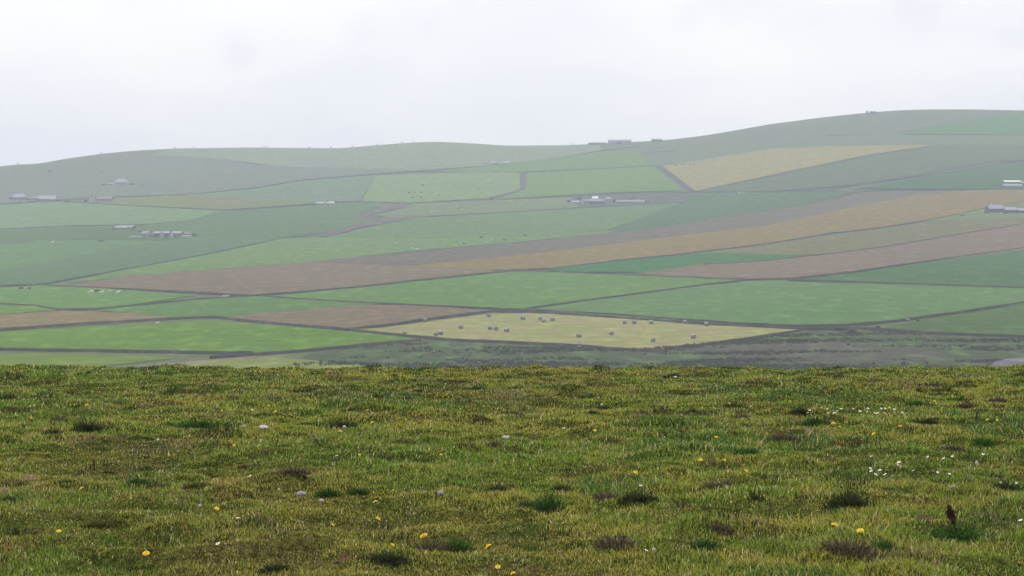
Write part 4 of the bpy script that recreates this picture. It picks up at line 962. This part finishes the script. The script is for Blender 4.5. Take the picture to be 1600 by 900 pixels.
# ------------------------------------------------------------------ tussocks
def tussock_mesh(seed, kind):
    r = np.random.default_rng(seed)
    n = 520
    ang = r.uniform(0, 6.283, n); rad = np.sqrt(r.uniform(0, 1, n))
    P = np.stack([np.cos(ang)*rad, np.sin(ang)*rad*.8, np.zeros(n)], 1)
    lob = 1+.35*np.sin(ang*2+seed)+.2*np.sin(ang*5+seed*2)
    P[:, :2] *= (lob*r.uniform(.8, 1.08, n))[:, None]*.8
    P[:, 2] = -.06
    h = (1.08-.85*rad**1.3)*r.uniform(.35, 1.2, n)
    out = ang+r.normal(0, .6, n)
    pal = {'green': ([.036, .095, .018], [.070, .140, .024], [.020, .040, .014]), 'dark': ([.022, .034, .016], [.042, .070, .020], [.080, .068, .040]),
           'brown': ([.105, .080, .058], [.052, .045, .030], [.17, .135, .09]), 'olive': ([.075, .095, .022], [.040, .050, .018], [.13, .12, .045])}[kind]
    c = np.array(pal)[r.choice(3, n, p=(.5, .3, .2))]*r.uniform(.7, 1.4, (n, 1))
    V, lo, st, C = blades(P, h, np.full(n, .05)*r.uniform(.7, 1.4, n), h*r.uniform(.1, .7, n), out, c)
    # matted dead base the blades grow from
    b0 = len(V); kk = np.arange(14); a2 = kk*2*math.pi/14
    rr = .78*(1+.22*np.sin(a2*2+seed)+.12*np.sin(a2*5+seed*2))
    ring = np.stack([np.cos(a2)*rr, np.sin(a2)*rr*.8, np.full(14, -.12)], 1)
    mid = np.stack([np.cos(a2)*rr*.55, np.sin(a2)*rr*.44, r.uniform(.08, .2, 14)], 1)
    V = np.concatenate([V, ring, mid, [[0, 0, .24]]])
    C = np.concatenate([C, np.tile(list(np.array(pal[2])*.75)+[1], (29, 1))])
    f = []
    ss = list(st); L0 = len(lo)
    for k in range(14):
        n2 = (k+1) % 14
        ss.append(L0+len(f)); f += [b0+k, b0+n2, b0+14+n2, b0+14+k]
        ss.append(L0+len(f)); f += [b0+14+k, b0+14+n2, b0+28]
    return np_mesh('grass_tussock', V, np.concatenate([lo, f]), np.array(ss), [LEAF], colors=C)
TM = {k: [tussock_mesh(s*7+i, k) for i in range(2)] for s, k in enumerate(('green', 'dark', 'brown', 'olive'))}
TS = [  # label, px, py(base), width px, height px, kind
 ('large dark tussock beside a green clump at the far left, under the brow', 138, 676, 42, 20, 'dark'), ('grey brown dead tussock behind the large dark left tussock', 93, 662, 30, 12, 'brown'), ('low dark tussock in front of the grey brown dead tussock', 83, 680, 28, 10, 'dark'),
 ('low dark tussock at the left frame edge level with the dark left tussock', 30, 683, 26, 9, 'olive'), ('long bright green clump above the pale stones at the left', 320, 671, 95, 14, 'green'), ('dark brown tuft right below the orange flower at the left', 185, 634, 20, 7, 'brown'),
 ('dark tussock with white stones at its foot', 537, 669, 40, 12, 'dark'), ('left of two dark tufts side by side near the brow', 590, 626, 14, 9, 'dark'), ('right of two dark tufts side by side near the brow', 632, 627, 16, 7, 'dark'),
 ('flat dark green tuft alone near the brow in the middle', 745, 609, 26, 6, 'green'), ('big purplish black tussock at the lower right', 1325, 794, 58, 26, 'dark'), ('bright green long grass clump in the lower right corner', 1495, 842, 80, 18, 'green'),
 ('dark tuft inside the bright green lower right clump', 1482, 838, 30, 13, 'dark'), ('wide brown dead mound in front of the two bright dandelions at the lower right', 1320, 866, 75, 22, 'brown'), ('dark green tuft at the end of the wide brown mound', 1380, 862, 34, 18, 'green'),
 ('purple brown dead tussock in the centre foreground', 948, 783, 38, 14, 'brown'), ('dark band of grass right of the purple brown tussock', 995, 783, 50, 14, 'dark'), ('spiky green tussock left of the purple brown tussock', 855, 795, 46, 22, 'green'), ('dark tuft at the left foot of the spiky green tussock', 822, 795, 24, 11, 'dark'),
 ('small black tuft above the spiky green tussock', 880, 768, 30, 11, 'dark'), ('round brown tussock in yellow grass right of the bare stalk', 1125, 830, 36, 12, 'brown'), ('straggly brown mound left of the bare stalk', 965, 856, 62, 18, 'brown'), 
 ('green tuft at the foot of the bare stalk', 1100, 858, 36, 14, 'green'), ('dark tussock at the right edge under a pair of daisies', 1575, 770, 44, 18, 'dark'), ('dark green tussock at the right, above a brown patch', 1537, 697, 34, 14, 'green'), ('brown flat patch beside the dark green right tussock', 1490, 703, 26, 7, 'brown'),
 ('dark green tussock just left of a yellow flower under the daisy row', 1275, 664, 36, 13, 'green'), ('long dark tuft below the middle of the daisy row', 1440, 662, 56, 8, 'dark'), ('black tuft at the left end of the daisy row', 1250, 646, 26, 9, 'dark'), ('dark green small tuft above the right part of the daisy row', 1432, 633, 26, 7, 'green'), 
 ('reddish dark flat tuft near the brow at the right edge', 1560, 627, 24, 6, 'brown'), ('brown tuft right of the daisy row', 1510, 637, 24, 7, 'brown'), ('dark tuft with upright stalks near the brow at the right', 1435, 614, 12, 8, 'dark'),
 ('brown dead tussock behind the orange dandelion', 672, 864, 54, 18, 'brown'), ('dark low tussock in front of the orange dandelion', 603, 877, 50, 14, 'dark'), ('green grass fringe right of the brown tussock behind the orange dandelion', 712, 862, 40, 18, 'green'),
 ('brown tussock right of centre, in a row near the brow, the largest', 1002, 650, 20, 9, 'brown'), ('left of two adjoining brown tufts near the brow', 1067, 650, 15, 8, 'brown'), ('right of two adjoining brown tufts near the brow', 1082, 646, 13, 8, 'dark'), ('brown tuft right of the two adjoining tufts', 1160, 655, 22, 8, 'brown'), 
 ('small brown tuft in the row near the brow, leftmost', 887, 654, 14, 7, 'brown'), ('dark and green tuft in the row near the brow', 927, 648, 16, 7, 'dark'), ('dark tuft below the twin of brown tufts, alone', 1110, 668, 12, 8, 'brown'), ('dark tuft by a bright green patch at the right of centre', 1165, 670, 16, 8, 'dark'),
 ('green patch of long grass right of the stalks', 1165, 712, 46, 12, 'green'), ('dark tuft left of a pale patch in the middle', 627, 695, 40, 9, 'olive'), ('brown tuft in the middle beside the dark olive tuft', 772, 698, 24, 8, 'brown'), ('dark brown tuft in dry grass in the middle', 600, 719, 30, 9, 'brown'), 
 ('dark fringe over a bare patch in the middle right of the two low dandelions', 775, 768, 34, 9, 'dark'), ('dark brown tuft low left of centre', 460, 740, 36, 10, 'brown'), ('green clump low left of centre', 512, 776, 34, 14, 'green'), ('dark tuft over the lower left dry patch', 560, 772, 26, 10, 'green'), 
 ('dark tussock in the dry left foreground', 580, 743, 26, 6, 'dark'), ('grey brown patch tussock near the centre right of the white daisies', 1225, 690, 42, 13, 'brown'), ('brown tussock lying in the right mid pasture', 1130, 763, 55, 11, 'brown'), ('dark tuft at the right of the brown mid pasture tussock', 1183, 782, 20, 9, 'dark'), 
 ('green tuft in the left foreground', 215, 756, 30, 10, 'green'), ('dark tuft above the left foreground flowers', 310, 762, 44, 9, 'olive'), ('low dark tuft at the lower left', 160, 824, 50, 11, 'olive'), ('dark tuft at the left corner below the pinkish molehill', 20, 786, 40, 10, 'dark'), ('dark tuft at the very bottom left of centre', 430, 893, 44, 12, 'dark'),
 ('dark tuft on the brow line at the left', 238, 578, 12, 5, 'dark'), ('dark tuft just under the brow at the left', 139, 585, 8, 6, 'dark'), ('dark green tuft under the brow in the middle right', 1054, 588, 14, 5, 'green'), ('long dark tuft on the brow right of centre', 1130, 577, 40, 4, 'green'), 
 ('dark tuft just under the brow at the right', 1352, 582, 16, 4, 'dark'), ('dark tuft under the brow between two others at the right', 1222, 586, 12, 4, 'dark'), ('dark green tuft in front of the brow at the left of centre', 265, 616, 12, 7, 'green'),
]
for i, (lb, px, py, w, h, k) in enumerate(TS):
    p = near(px, py); s = p.y/F
    o = link(bpy.data.objects.new('grass_tussock', TM[k][i % 2])); o.location = p
    o.rotation_euler = (0, 0, random.uniform(-.5, .5)+(math.pi if i % 3 == 0 else 0))
    o.scale = (w*s*.74, w*s*.64, h*s*1.4)
    tag(o, lb, 'tussock', 'grass tussocks on the pasture')

# ------------------------------------------------------------------ dandelions, daisies, stones
STEMM = plain('green_stem', (.10, .14, .04), .7, .2, 20)
YEL = plain('dandelion_yellow', (.78, .58, .02), .7, .15, 60); ORA = plain('orange_yellow', (.74, .42, .015), .7, .15, 60)
WHT = plain('daisy_white', (.66, .66, .64), .7, .06, 60); CEN = plain('daisy_centre', (.70, .45, .03), .7, .1, 60)
SEPAL = plain('green_bract', (.07, .11, .03), .7, .2, 30)
def flower(mat, n, layers, R_, up):
    bm = bmesh.new(); r = random.Random(n)
    for L_ in range(layers):
        rr = R_*(1-.26*L_)
        for k in range(n-3*L_):
            a = 2*math.pi*(k+.5*L_+r.uniform(-.2, .2))/(n-3*L_); w = rr*1.1*math.pi/(n-3*L_)*1.15
            d = Vector((math.cos(a), math.sin(a), 0)); t = Vector((-d.y, d.x, 0))
            z = up*(.25+.5*L_); q = rr*r.uniform(.9, 1.05)
            pts = [d*.1*rr-t*w*.3+Vector((0, 0, z*.6)), d*.1*rr+t*w*.3+Vector((0, 0, z*.6)), d*q*.65+t*w+Vector((0, 0, z)), d*q+Vector((0, 0, z*1.05+rr*.08)), d*q*.65-t*w+Vector((0, 0, z))]
            bm.faces.new([bm.verts.new(p) for p in pts])
    return bm
def flower_thing(name, cat, mat, R_, H, n, layers, up, centre=False, tilt=16):
    o = empty(name, (0, 0, 0)); o['category'] = cat
    b = bmesh.new()
    bmesh.ops.create_cone(b, segments=6, radius1=.0018, radius2=.0013, depth=H, cap_ends=True, matrix=Matrix.Translation((0, 0, H/2-.005)))
    me = bpy.data.meshes.new('stem'); b.to_mesh(me); b.free(); me.materials.append(STEMM); link(bpy.data.objects.new('stem', me), o)
    b = flower(mat, n, layers, R_, up); bmesh.ops.transform(b, verts=b.verts, matrix=Matrix.Translation((0, 0, H)) @ Matrix.Rotation(R(tilt), 4, 'X'))
    me = bpy.data.meshes.new('flower_head'); b.to_mesh(me); b.free(); me.materials.append(mat); fh = link(bpy.data.objects.new('flower_head', me), o)
    if centre:
        b = bmesh.new(); bmesh.ops.create_uvsphere(b, u_segments=8, v_segments=5, radius=R_*.34, matrix=Matrix.Translation((0, 0, H)) @ Matrix.Rotation(R(tilt), 4, 'X') @ Matrix.Translation((0, 0, up*.5)) @ Matrix.Diagonal((1, 1, .6, 1)))
        me = bpy.data.meshes.new('centre'); b.to_mesh(me); b.free(); me.materials.append(CEN); link(bpy.data.objects.new('centre', me), o)
    else:
        b = bmesh.new(); bmesh.ops.create_cone(b, segments=9, radius1=R_*.18, radius2=R_*.5, depth=R_*.5, cap_ends=True, matrix=Matrix.Translation((0, 0, H)) @ Matrix.Rotation(R(tilt), 4, 'X') @ Matrix.Translation((0, 0, -R_*.22)))
        me = bpy.data.meshes.new('bract'); b.to_mesh(me); b.free(); me.materials.append(SEPAL); link(bpy.data.objects.new('bract', me), o)
    return o
DAND = [flower_thing('dandelion', 'dandelion', YEL, .0175, .050, 20, 4, .006, False, 30), flower_thing('dandelion', 'dandelion', ORA, .0185, .056, 20, 4, .007, False, 30)]
DAIS = flower_thing('daisy', 'daisy', WHT, .0125, .046, 14, 1, .005, True, 26)
DN = [  # label, px, py of flower head, scale, orange
 ('yellow dandelion farthest left in the lower pasture, alone', 92, 829, 1, 0), ('yellow dandelion beside black and white droppings in the left foreground', 336, 793, 1.1, 0), ('open yellow dandelion low in the left foreground', 226, 863, 1.3, 0), ('small yellow dandelion above the dry patch at the left', 128, 762, 1, 0),
 ('yellow dandelion at the left end of the pale stone strip, below it', 365, 695, 1, 0), ('orange dandelion in a small dark tuft near the brow at the left', 136, 632, 1.2, 1), ('small yellow flower left of the orange dandelion near the brow', 118, 632, .9, 0), ('small yellow dandelion above the grey dead tussock at the left', 48, 652, .9, 0), ('tiny yellow dandelion right of the long green clump, higher up', 347, 641, .8, 0),
 ('upper of two yellow dandelions one over the other left of centre', 586, 783, 1.2, 0), ('lower of two yellow dandelions one over the other left of centre', 590, 809, 1.1, 0), ('small pale yellow flower left of the dandelion pair', 518, 819, .8, 0), ('big orange dandelion in front of a brown tussock', 666, 836, 1.5, 1), ('flattened yellow dandelion at the bottom centre', 767, 852, 1.4, 0), ('small yellow petal flower at the bottom under the flattened dandelion', 778, 884, 1, 0), ('tall pale yellow bud left of the orange dandelion', 613, 850, .8, 0), ('yellow flower at the very bottom of the centre', 802, 895, .9, 0),
 ('orange flower in front of the tussock with white stones', 532, 673, 1.1, 1), ('yellow flower just right of the pale stones', 428, 663, .9, 0), ('pale yellow flower in the dry band left of centre', 429, 642, .9, 0), ('small yellow flower over the dry band left of centre', 420, 633, .8, 0), ('small yellow flower right of the stone tussock', 583, 659, .9, 0), ('tiny yellow flower above the stone tussock', 576, 640, .8, 0), ('small yellow flower in the middle dry grass', 690, 710, .9, 0), ('small yellow flower left of the middle dry grass', 562, 710, .8, 0),
 ('bright yellow dandelion in mid pasture, left of a molehill', 928, 672, 1.2, 0), ('small yellow dandelion near the brow in the centre', 885, 621, .9, 0), ('tiny yellow dandelion near the brow right of centre', 926, 625, .8, 0), ('yellow dandelion under a dark tuft right of the brown stalks', 1117, 682, 1., 0), ('left of two yellow dandelions below the brown stalks', 1095, 718, 1.1, 0), ('right of two yellow dandelions below the brown stalks', 1132, 718, 1.0, 0), ('bright yellow dandelion over the purple brown tussock', 990, 737, 1.2, 0), ('yellow dandelion right of the centre, below the green patch', 1163, 735, 1.1, 0),
 ('orange yellow dandelion beside the dark green tussock under the daisy row', 1300, 660, 1.3, 1), ('low yellow dandelion right of the dark green tussock', 1314, 666, 1, 0), ('orange dandelion alone under the right half of the daisy row', 1408, 665, 1.2, 1), ('pale yellow dandelion below the middle of the daisy row', 1365, 677, 1.2, 0), ('left of two yellow dandelions at the left end of the daisy row', 1227, 626, 1, 0), ('right of two yellow dandelions at the left end of the daisy row', 1234, 627, 1, 0), ('small yellow dandelion above the daisy row', 1328, 625, .9, 0), ('yellow dandelion within the right end of the daisy row', 1388, 636, 1, 0), 
 ('left one of the two bright dandelions above the wide brown mound', 1306, 819, 1.4, 0), ('right one of the two bright dandelions above the wide brown mound', 1347, 828, 1.4, 0), ('yellow flower in the dry patch at the right edge', 1545, 655, 1, 0), ('second yellow flower in the dry patch at the right edge', 1560, 656, .9, 0), ('tiny yellow dandelion near the brow at the far right', 1460, 626, .8, 0),
]
used = [False, False]
def place_flower(src, px, py, s, first):
    H = max(v.co.z for v in src.children[0].data.vertices)*s
    q = near(px, py)
    p = near(px, py+H*F/q.y)             # the head stands above its root: step down to the root
    p = near(px, py+H*F/p.y)
    if first:
        o = src; o.location = p; o.rotation_euler = (0, 0, .2); o.scale = (s, s, s)
    else:
        o = dup(src, p, random.uniform(-1.6, 1.6), s)
        o.rotation_euler = (random.uniform(-.2, .2), random.uniform(-.25, .25), o.rotation_euler.z)
    return o
for lb, px, py, s, oi in DN:
    o = place_flower(DAND[oi], px, py, s*.98, not used[oi]); used[oi] = True
    o['label'] = lb; o['group'] = 'dandelions in the pasture'
DS = [
 ('white daisy near the brow at the far left', 53, 633), ('white daisy left of centre near the brow, above the stones', 394, 639), ('white daisy below the large dark left tussock', 216, 693), ('second white daisy below the left tussock, farther right', 246, 686), ('white daisy at the edge of the dark hollow left of centre', 392, 743), ('white daisy in the middle left beside a molehill', 524, 711), ('white daisy just under the brow left of centre', 506, 627), ('small white daisy left of the centre tussocks', 628, 773), ('white daisy near the brow in the centre', 940, 631), ('white daisy in the dry centre of the pasture', 880, 668), ('white daisy in front of the adjoining brown tufts', 1091, 655), ('white daisy under a dark tuft left of the daisy row', 1172, 634), ('white daisy above the purple brown tussock, right side', 1002, 758), ('white daisy low in the left foreground beside a pale stem', 369, 808), ('white daisy low in the left foreground near the corner', 339, 848), ('white daisy at the foot of the straggly brown mound', 1010, 859), 
 ('white daisy on the right above the lone white stone', 1535, 709), ('left of two daisies over the dark right edge tussock', 1562, 753), ('right of two daisies over the dark right edge tussock', 1590, 754), ('white daisy at the right edge beyond the daisy row', 1570, 643), ('bright daisy left of the white stone, highest of that scatter', 1475, 715), ('white daisy at the right edge of the lower pasture', 1595, 812),
]
rowd = 'small white daisy in the long row of daisies under the brow'
ptd = 'small white daisy in the loose scatter left of the lone white stone'
r7 = random.Random(5)
for k in range(24): DS.append((rowd, 1262+r7.uniform(0, 150), 640+r7.uniform(-4, 5)))
for k in range(18): DS.append((ptd, 1360+r7.uniform(0, 130), 725+r7.uniform(-14, 16)))
fu = True
for lb, px, py in DS:
    s = random.uniform(.95, 1.3)*(1.15 if lb is rowd else 1)
    o = place_flower(DAIS, px, py, s, fu); fu = False
    o['label'] = lb
    o['group'] = 'daisies of the long row' if lb is rowd else 'daisies of the loose scatter' if lb is ptd else 'single daisies in the pasture'

STONEM = plain('pale_field_stone', (.40, .385, .385), .9, .25, 12); GREYST = plain('grey_field_stone', (.28, .26, .27), .9, .3, 12)
def rock(seed):
    bm = bmesh.new(); bmesh.ops.create_icosphere(bm, subdivisions=3, radius=1)
    for v in bm.verts:
        k = 1+.5*(float(vnoise(v.co.x*1.7+seed*9, v.co.y*1.7+v.co.z*2.1, seed))-.5)+.2*(float(vnoise(v.co.x*5+seed, v.co.y*5-v.co.z*4, seed+4))-.5)
        v.co *= k; v.co.z *= .8
    me = bpy.data.meshes.new('stone'); bm.to_mesh(me); bm.free()
    return me
ROCK = [rock(s) for s in (1, 2, 3)]
for r_, m in zip(ROCK, (STONEM, GREYST, STONEM)): r_.materials.append(m)
ST = [('bright white stone standing on a dark patch at the right', 1526, 728, 6.5, 8, 0), ('flat pale stone in the strip left of the yellow flower', 412, 671, 20, 6, 0), ('flat grey stone at the left end of the pale strip', 380, 669, 14, 4, 1), ('pale stone at the left foot of the stone tussock', 527, 669, 12, 6, 0), ('second pale stone beside the orange flower at the stone tussock', 538, 670, 7, 5, 0),
      ('flat white stone in mid pasture right of the brown tuft', 790, 686, 13, 5, 0), ('pale stone in the dry band right of centre near the brow', 1055, 591, 8, 3, 0), ('grey stone in the middle foreground, partly buried', 688, 774, 12, 7, 1), ('grey flat stone in the left foreground hollow', 470, 775, 16, 7, 1), ('small pale stone in the left foreground hollow', 502, 785, 8, 5, 0), 
      ('white dropping marked stone left of the yellow dandelion', 312, 793, 7, 5, 0), ('pale stone at the bottom beside the straggly brown mound', 1022, 863, 9, 7, 0), ('flat grey stone far right in mid pasture', 1490, 764, 14, 5, 1)]
for i, (lb, px, py, w, h, k) in enumerate(ST):
    p = near(px, py); s = p.y/F
    o = link(bpy.data.objects.new('stone', ROCK[k if i % 2 else (2 if k == 0 else k)])); o.location = p+Vector((0, 0, h*s*.45)); o.rotation_euler = (random.uniform(-.2, .2), 0, random.random()*6)
    o.scale = (w*s*.5, w*s*.4, h*s*.75); tag(o, lb, 'stone', 'stones lying in the pasture')
# molehills
SOIL = plain('crumbly_soil', (.10, .068, .050), 1, .7, 9, 0); PSOIL = plain('dry_pinkish_soil', (.22, .15, .12), 1, .5, 9, 0)
def mound(seed):
    n = 34; x = np.linspace(-1.15, 1.15, n); GX_, GY_ = np.meshgrid(x, x)
    r2 = GX_**2+GY_**2
    z = np.exp(-r2*2.2)-.12+((fbm(GX_+seed*5, GY_, .45, seed, 3)-.5)*.9+(vnoise(GX_*7+seed, GY_*7, seed)-.5)*.35)*np.exp(-r2*1.0)
    return grid_mesh('molehill', GX_, GY_, z, SOIL)
MO = [mound(3), mound(4)]
MH = [('dry pinkish molehill in the left foreground', 46, 748, 30, 8, 1), ('dry pinkish molehill cut by the left edge', 8, 768, 26, 7, 1), ('crumbly molehill beside the upright dark stump', 1440, 808, 34, 7, 0), ('small dark molehill right of the mid pasture dandelion', 953, 671, 13, 6, 0), ('crumbly brown molehill near the bottom right corner', 1445, 884, 34, 9, 0), ('low brown molehill left of the pale dandelion bud', 540, 872, 24, 9, 0), ('dark molehill in front of the brow, right of centre', 1125, 602, 22, 4, 0), ('brown molehill below the left end of the daisy row', 1265, 675, 20, 5, 1)]
for i, (lb, px, py, w, h, k) in enumerate(MH):
    p = near(px, py); s = p.y/F
    me = MO[i % 2]
    o = link(bpy.data.objects.new('molehill', me.copy() if k else me)); o.location = p+Vector((0, 0, -.01)); o.scale = (w*s*.6, w*s*.45, h*s*1.2)
    if k: o.data.materials[0] = PSOIL
    tag(o, lb, 'molehill', 'molehills in the pasture')
# dead stalks
STALK = plain('dead_stalk', (.07, .045, .035), .9, .3, 40)
def stalk(label, px, py, hpx, lean=0., seeds=True, twin=False):
    p = near(px, py); s = p.y/F; H = hpx*s
    o = empty('dead_stalk', p); tag(o, label, 'stalk', 'dead stalks in the pasture')
    bm = bmesh.new()
    prev = None
    for k in range(7):
        t = k/6; c = Vector((lean*H*t*t, 0, H*t-.01)); rr = .004*(1-.6*t)*(p.y/12)
        ring = [bm.verts.new((c.x+rr*math.cos(a*1.2566), rr*math.sin(a*1.2566), c.z)) for a in range(5)]
        if prev:
            for j in range(5): bm.faces.new((prev[j], prev[(j+1) % 5], ring[(j+1) % 5], ring[j]))
        prev = ring
    me = bpy.data.meshes.new('stem'); bm.to_mesh(me); bm.free(); me.materials.append(STALK); link(bpy.data.objects.new('stem', me), o)
    if seeds:
        bm = bmesh.new(); r = random.Random(int(px))
        for k in range(26):
            t = r.uniform(.45, 1); c = Vector((lean*H*t*t, 0, H*t)); d = Vector((r.uniform(-1, 1), r.uniform(-1, 1), r.uniform(0, .8)))*.012*(p.y/12)
            bmesh.ops.create_icosphere(bm, subdivisions=1, radius=.0045*(p.y/12), matrix=Matrix.Translation(c+d*.6))
        me = bpy.data.meshes.new('seed_head'); bm.to_mesh(me); bm.free(); me.materials.append(STALK); link(bpy.data.objects.new('seed_head', me), o)
stalk('tall bare upright stalk in the right centre foreground', 1064, 868, 48, .02)
stalk('dark short stalk leaning in the centre near the dandelions, left one', 1041, 690, 14, -.15)
stalk('thin dark stalk in the centre, right of the leaning one', 1065, 695, 22, -.03)
stalk('faint upright stalk in mid pasture right of the stalk pair', 1110, 696, 20, .05, False)
stalk('thin upright stalk at the lower left of the bare stalk', 818, 828, 18, .03, False)
stalk('leaning dark stick at the far left', 33, 727, 17, .6, False)
stalk('thin grey stalk at the right behind the green tussock', 1526, 660, 16, .03)
stalk('upright stalk at the left edge of the lower right grass', 1203, 806, 20, .05)
# upright dark dock plant
def dock():
    p = near(1486, 817); s = p.y/F
    o = empty('dock_plant', p, 0, .9); tag(o, 'dark reddish brown dead dock plant standing upright at the lower right', 'dock plant')
    bm = bmesh.new(); bmesh.ops.create_cone(bm, segments=6, radius1=.006, radius2=.003, depth=.10, cap_ends=True, matrix=Matrix.Translation((0, 0, .045)))
    me = bpy.data.meshes.new('stem'); bm.to_mesh(me); bm.free(); me.materials.append(STALK); link(bpy.data.objects.new('stem', me), o)
    n = 520; r = np.random.default_rng(4); a_ = r.uniform(0, 6.28, n)
    h = r.uniform(.0, 1, n); rad = (.034*np.sin(np.clip(h*2.6+.5, 0, 3.14)))*(.55+.45*np.sin(h*23+a_*2))*np.sqrt(r.uniform(.1, 1.3, n)); a = a_
    P = np.stack([np.cos(a)*rad-(h-.5)*.035, np.sin(a)*rad, h*.118], 1)
    c = np.array([[.075, .040, .036]])*r.uniform(.4, 1.7, (n, 1))
    V, lo, st, C = blades(P, r.uniform(.004, .012, n), r.uniform(.006, .012, n), r.uniform(.004, .01, n), a, c)
    link(bpy.data.objects.new('seed_head', np_mesh('seed_head', V, lo, st, [LEAF], colors=C)), o)
dock()

# ------------------------------------------------------------------ haze
m = bpy.data.materials.new('haze_air'); m.use_nodes = True
nt = m.node_tree; nt.nodes.clear()
out = nt.nodes.new('ShaderNodeOutputMaterial'); pv = nt.nodes.new('ShaderNodeVolumePrincipled')
pv.inputs['Color'].default_value = (.735, .85, 1.0, 1); pv.inputs['Density'].default_value = .00032; pv.inputs['Anisotropy'].default_value = .1
nt.links.new(pv.outputs[0], out.inputs['Volume'])
hb = MB().box(-2600, 2600, -90, 3050, -28, 205).build('haze', m)
tag(hb, 'pale even haze filling the air over the valley and hills', kind='stuff')

# ------------------------------------------------------------------ sky and sun
SUN_EL, SUN_AZ = 50., -14.      # azimuth from +Y (ahead) towards +X
w = bpy.data.worlds.new('World'); sc.world = w; w.use_nodes = True
nt = w.node_tree; N = nt.nodes; L = nt.links
bg = N['Background']; bg.inputs['Strength'].default_value = .1
sky = N.new('ShaderNodeTexSky'); sky.sky_type = 'NISHITA'; sky.sun_disc = False
sky.sun_elevation = R(SUN_EL); sky.sun_rotation = R(SUN_AZ); sky.air_density = 1; sky.dust_density = 3
tc = N.new('ShaderNodeTexCoord')
mp = N.new('ShaderNodeMapping'); mp.inputs['Scale'].default_value = (1, 1, 2.2); L.new(tc.outputs['Generated'], mp.inputs['Vector'])
n1 = N.new('ShaderNodeTexNoise'); n1.inputs['Scale'].default_value = 5.5; n1.inputs['Detail'].default_value = 7; n1.inputs['Roughness'].default_value = .52; n1.inputs['Distortion'].default_value = .5
L.new(mp.outputs[0], n1.inputs['Vector'])
cr = N.new('ShaderNodeValToRGB')
e = cr.color_ramp.elements
e[0].position = .36; e[0].color = (.87, .855, .875, 1); e[1].position = .62; e[1].color = (1.0, .966, .935, 1)
L.new(n1.outputs['Fac'], cr.inputs['Fac'])
# a few thin grey wisps low in front
def wisp(px, py, r, amt):
    az, el = ray(px, py); d = Vector((az, 1, el)).normalized()
    dot = N.new('ShaderNodeVectorMath'); dot.operation = 'DISTANCE'; dot.inputs[1].default_value = d
    n2 = N.new('ShaderNodeTexNoise'); n2.inputs['Scale'].default_value = 70; n2.inputs['Detail'].default_value = 5
    L.new(tc.outputs['Generated'], n2.inputs['Vector'])
    mpp = N.new('ShaderNodeMapping'); mpp.vector_type = 'POINT'
    L.new(tc.outputs['Generated'], dot.inputs[0])
    ad = N.new('ShaderNodeMath'); ad.operation = 'MULTIPLY_ADD'; ad.inputs[1].default_value = -r*1.6; 
    L.new(n2.outputs['Fac'], ad.inputs[0]); L.new(dot.outputs['Value'], ad.inputs[2])
    mr = N.new('ShaderNodeMapRange'); mr.interpolation_type = 'SMOOTHSTEP'
    mr.inputs['From Min'].default_value = -.6*r; mr.inputs['From Max'].default_value = .35*r; mr.inputs['To Min'].default_value = amt; mr.inputs['To Max'].default_value = 0
    L.new(ad.outputs[0], mr.inputs['Value'])
    return mr.outputs['Result']
cloud = cr.outputs['Color']
for a in ((370, 85, .013, .10), (565, 42, .012, .08), (675, 44, .008, .05), (1432, 8, .016, .12), (1075, 38, .010, .05), (1585, 58, .010, .05)):
    f = wisp(*a); x = N.new('ShaderNodeMix'); x.data_type = 'RGBA'; L.new(f, x.inputs['Factor']); L.new(cloud, x.inputs[6]); x.inputs[7].default_value = (.35, .38, .52, 1); cloud = x.outputs[2]
sc_ = N.new('ShaderNodeVectorMath'); sc_.operation = 'SCALE'; sc_.inputs['Scale'].default_value = 12.8
L.new(cloud, sc_.inputs[0])
mx = N.new('ShaderNodeMix'); mx.data_type = 'RGBA'; mx.inputs['Factor'].default_value = .96
L.new(sky.outputs[0], mx.inputs[6]); L.new(sc_.outputs[0], mx.inputs[7]); L.new(mx.outputs[2], bg.inputs['Color'])
ld = bpy.data.lights.new('sun', 'SUN'); ld.energy = 2.9; ld.angle = R(1.2); ld.color = (1, .96, .89)
sun = link(bpy.data.objects.new('sun', ld))
d = Vector((math.sin(R(SUN_AZ))*math.cos(R(SUN_EL)), math.cos(R(SUN_AZ))*math.cos(R(SUN_EL)), math.sin(R(SUN_EL))))
sun.rotation_euler = d.to_track_quat('Z', 'Y').to_euler(); sun.location = (0, 0, 60)

# ------------------------------------------------------------------ render settings
vs = sc.view_settings
vs.view_transform = 'Standard'; vs.look = 'None'; vs.exposure = 0; vs.gamma = 1; vs.use_curve_mapping = False
cy = sc.cycles
cy.max_bounces = 4; cy.diffuse_bounces = 2; cy.glossy_bounces = 2; cy.transmission_bounces = 3; cy.volume_bounces = 0; cy.transparent_max_bounces = 4
cy.use_denoising = True
cy.use_adaptive_sampling = True; cy.adaptive_threshold = .01
sc.render.filter_size = 1.5
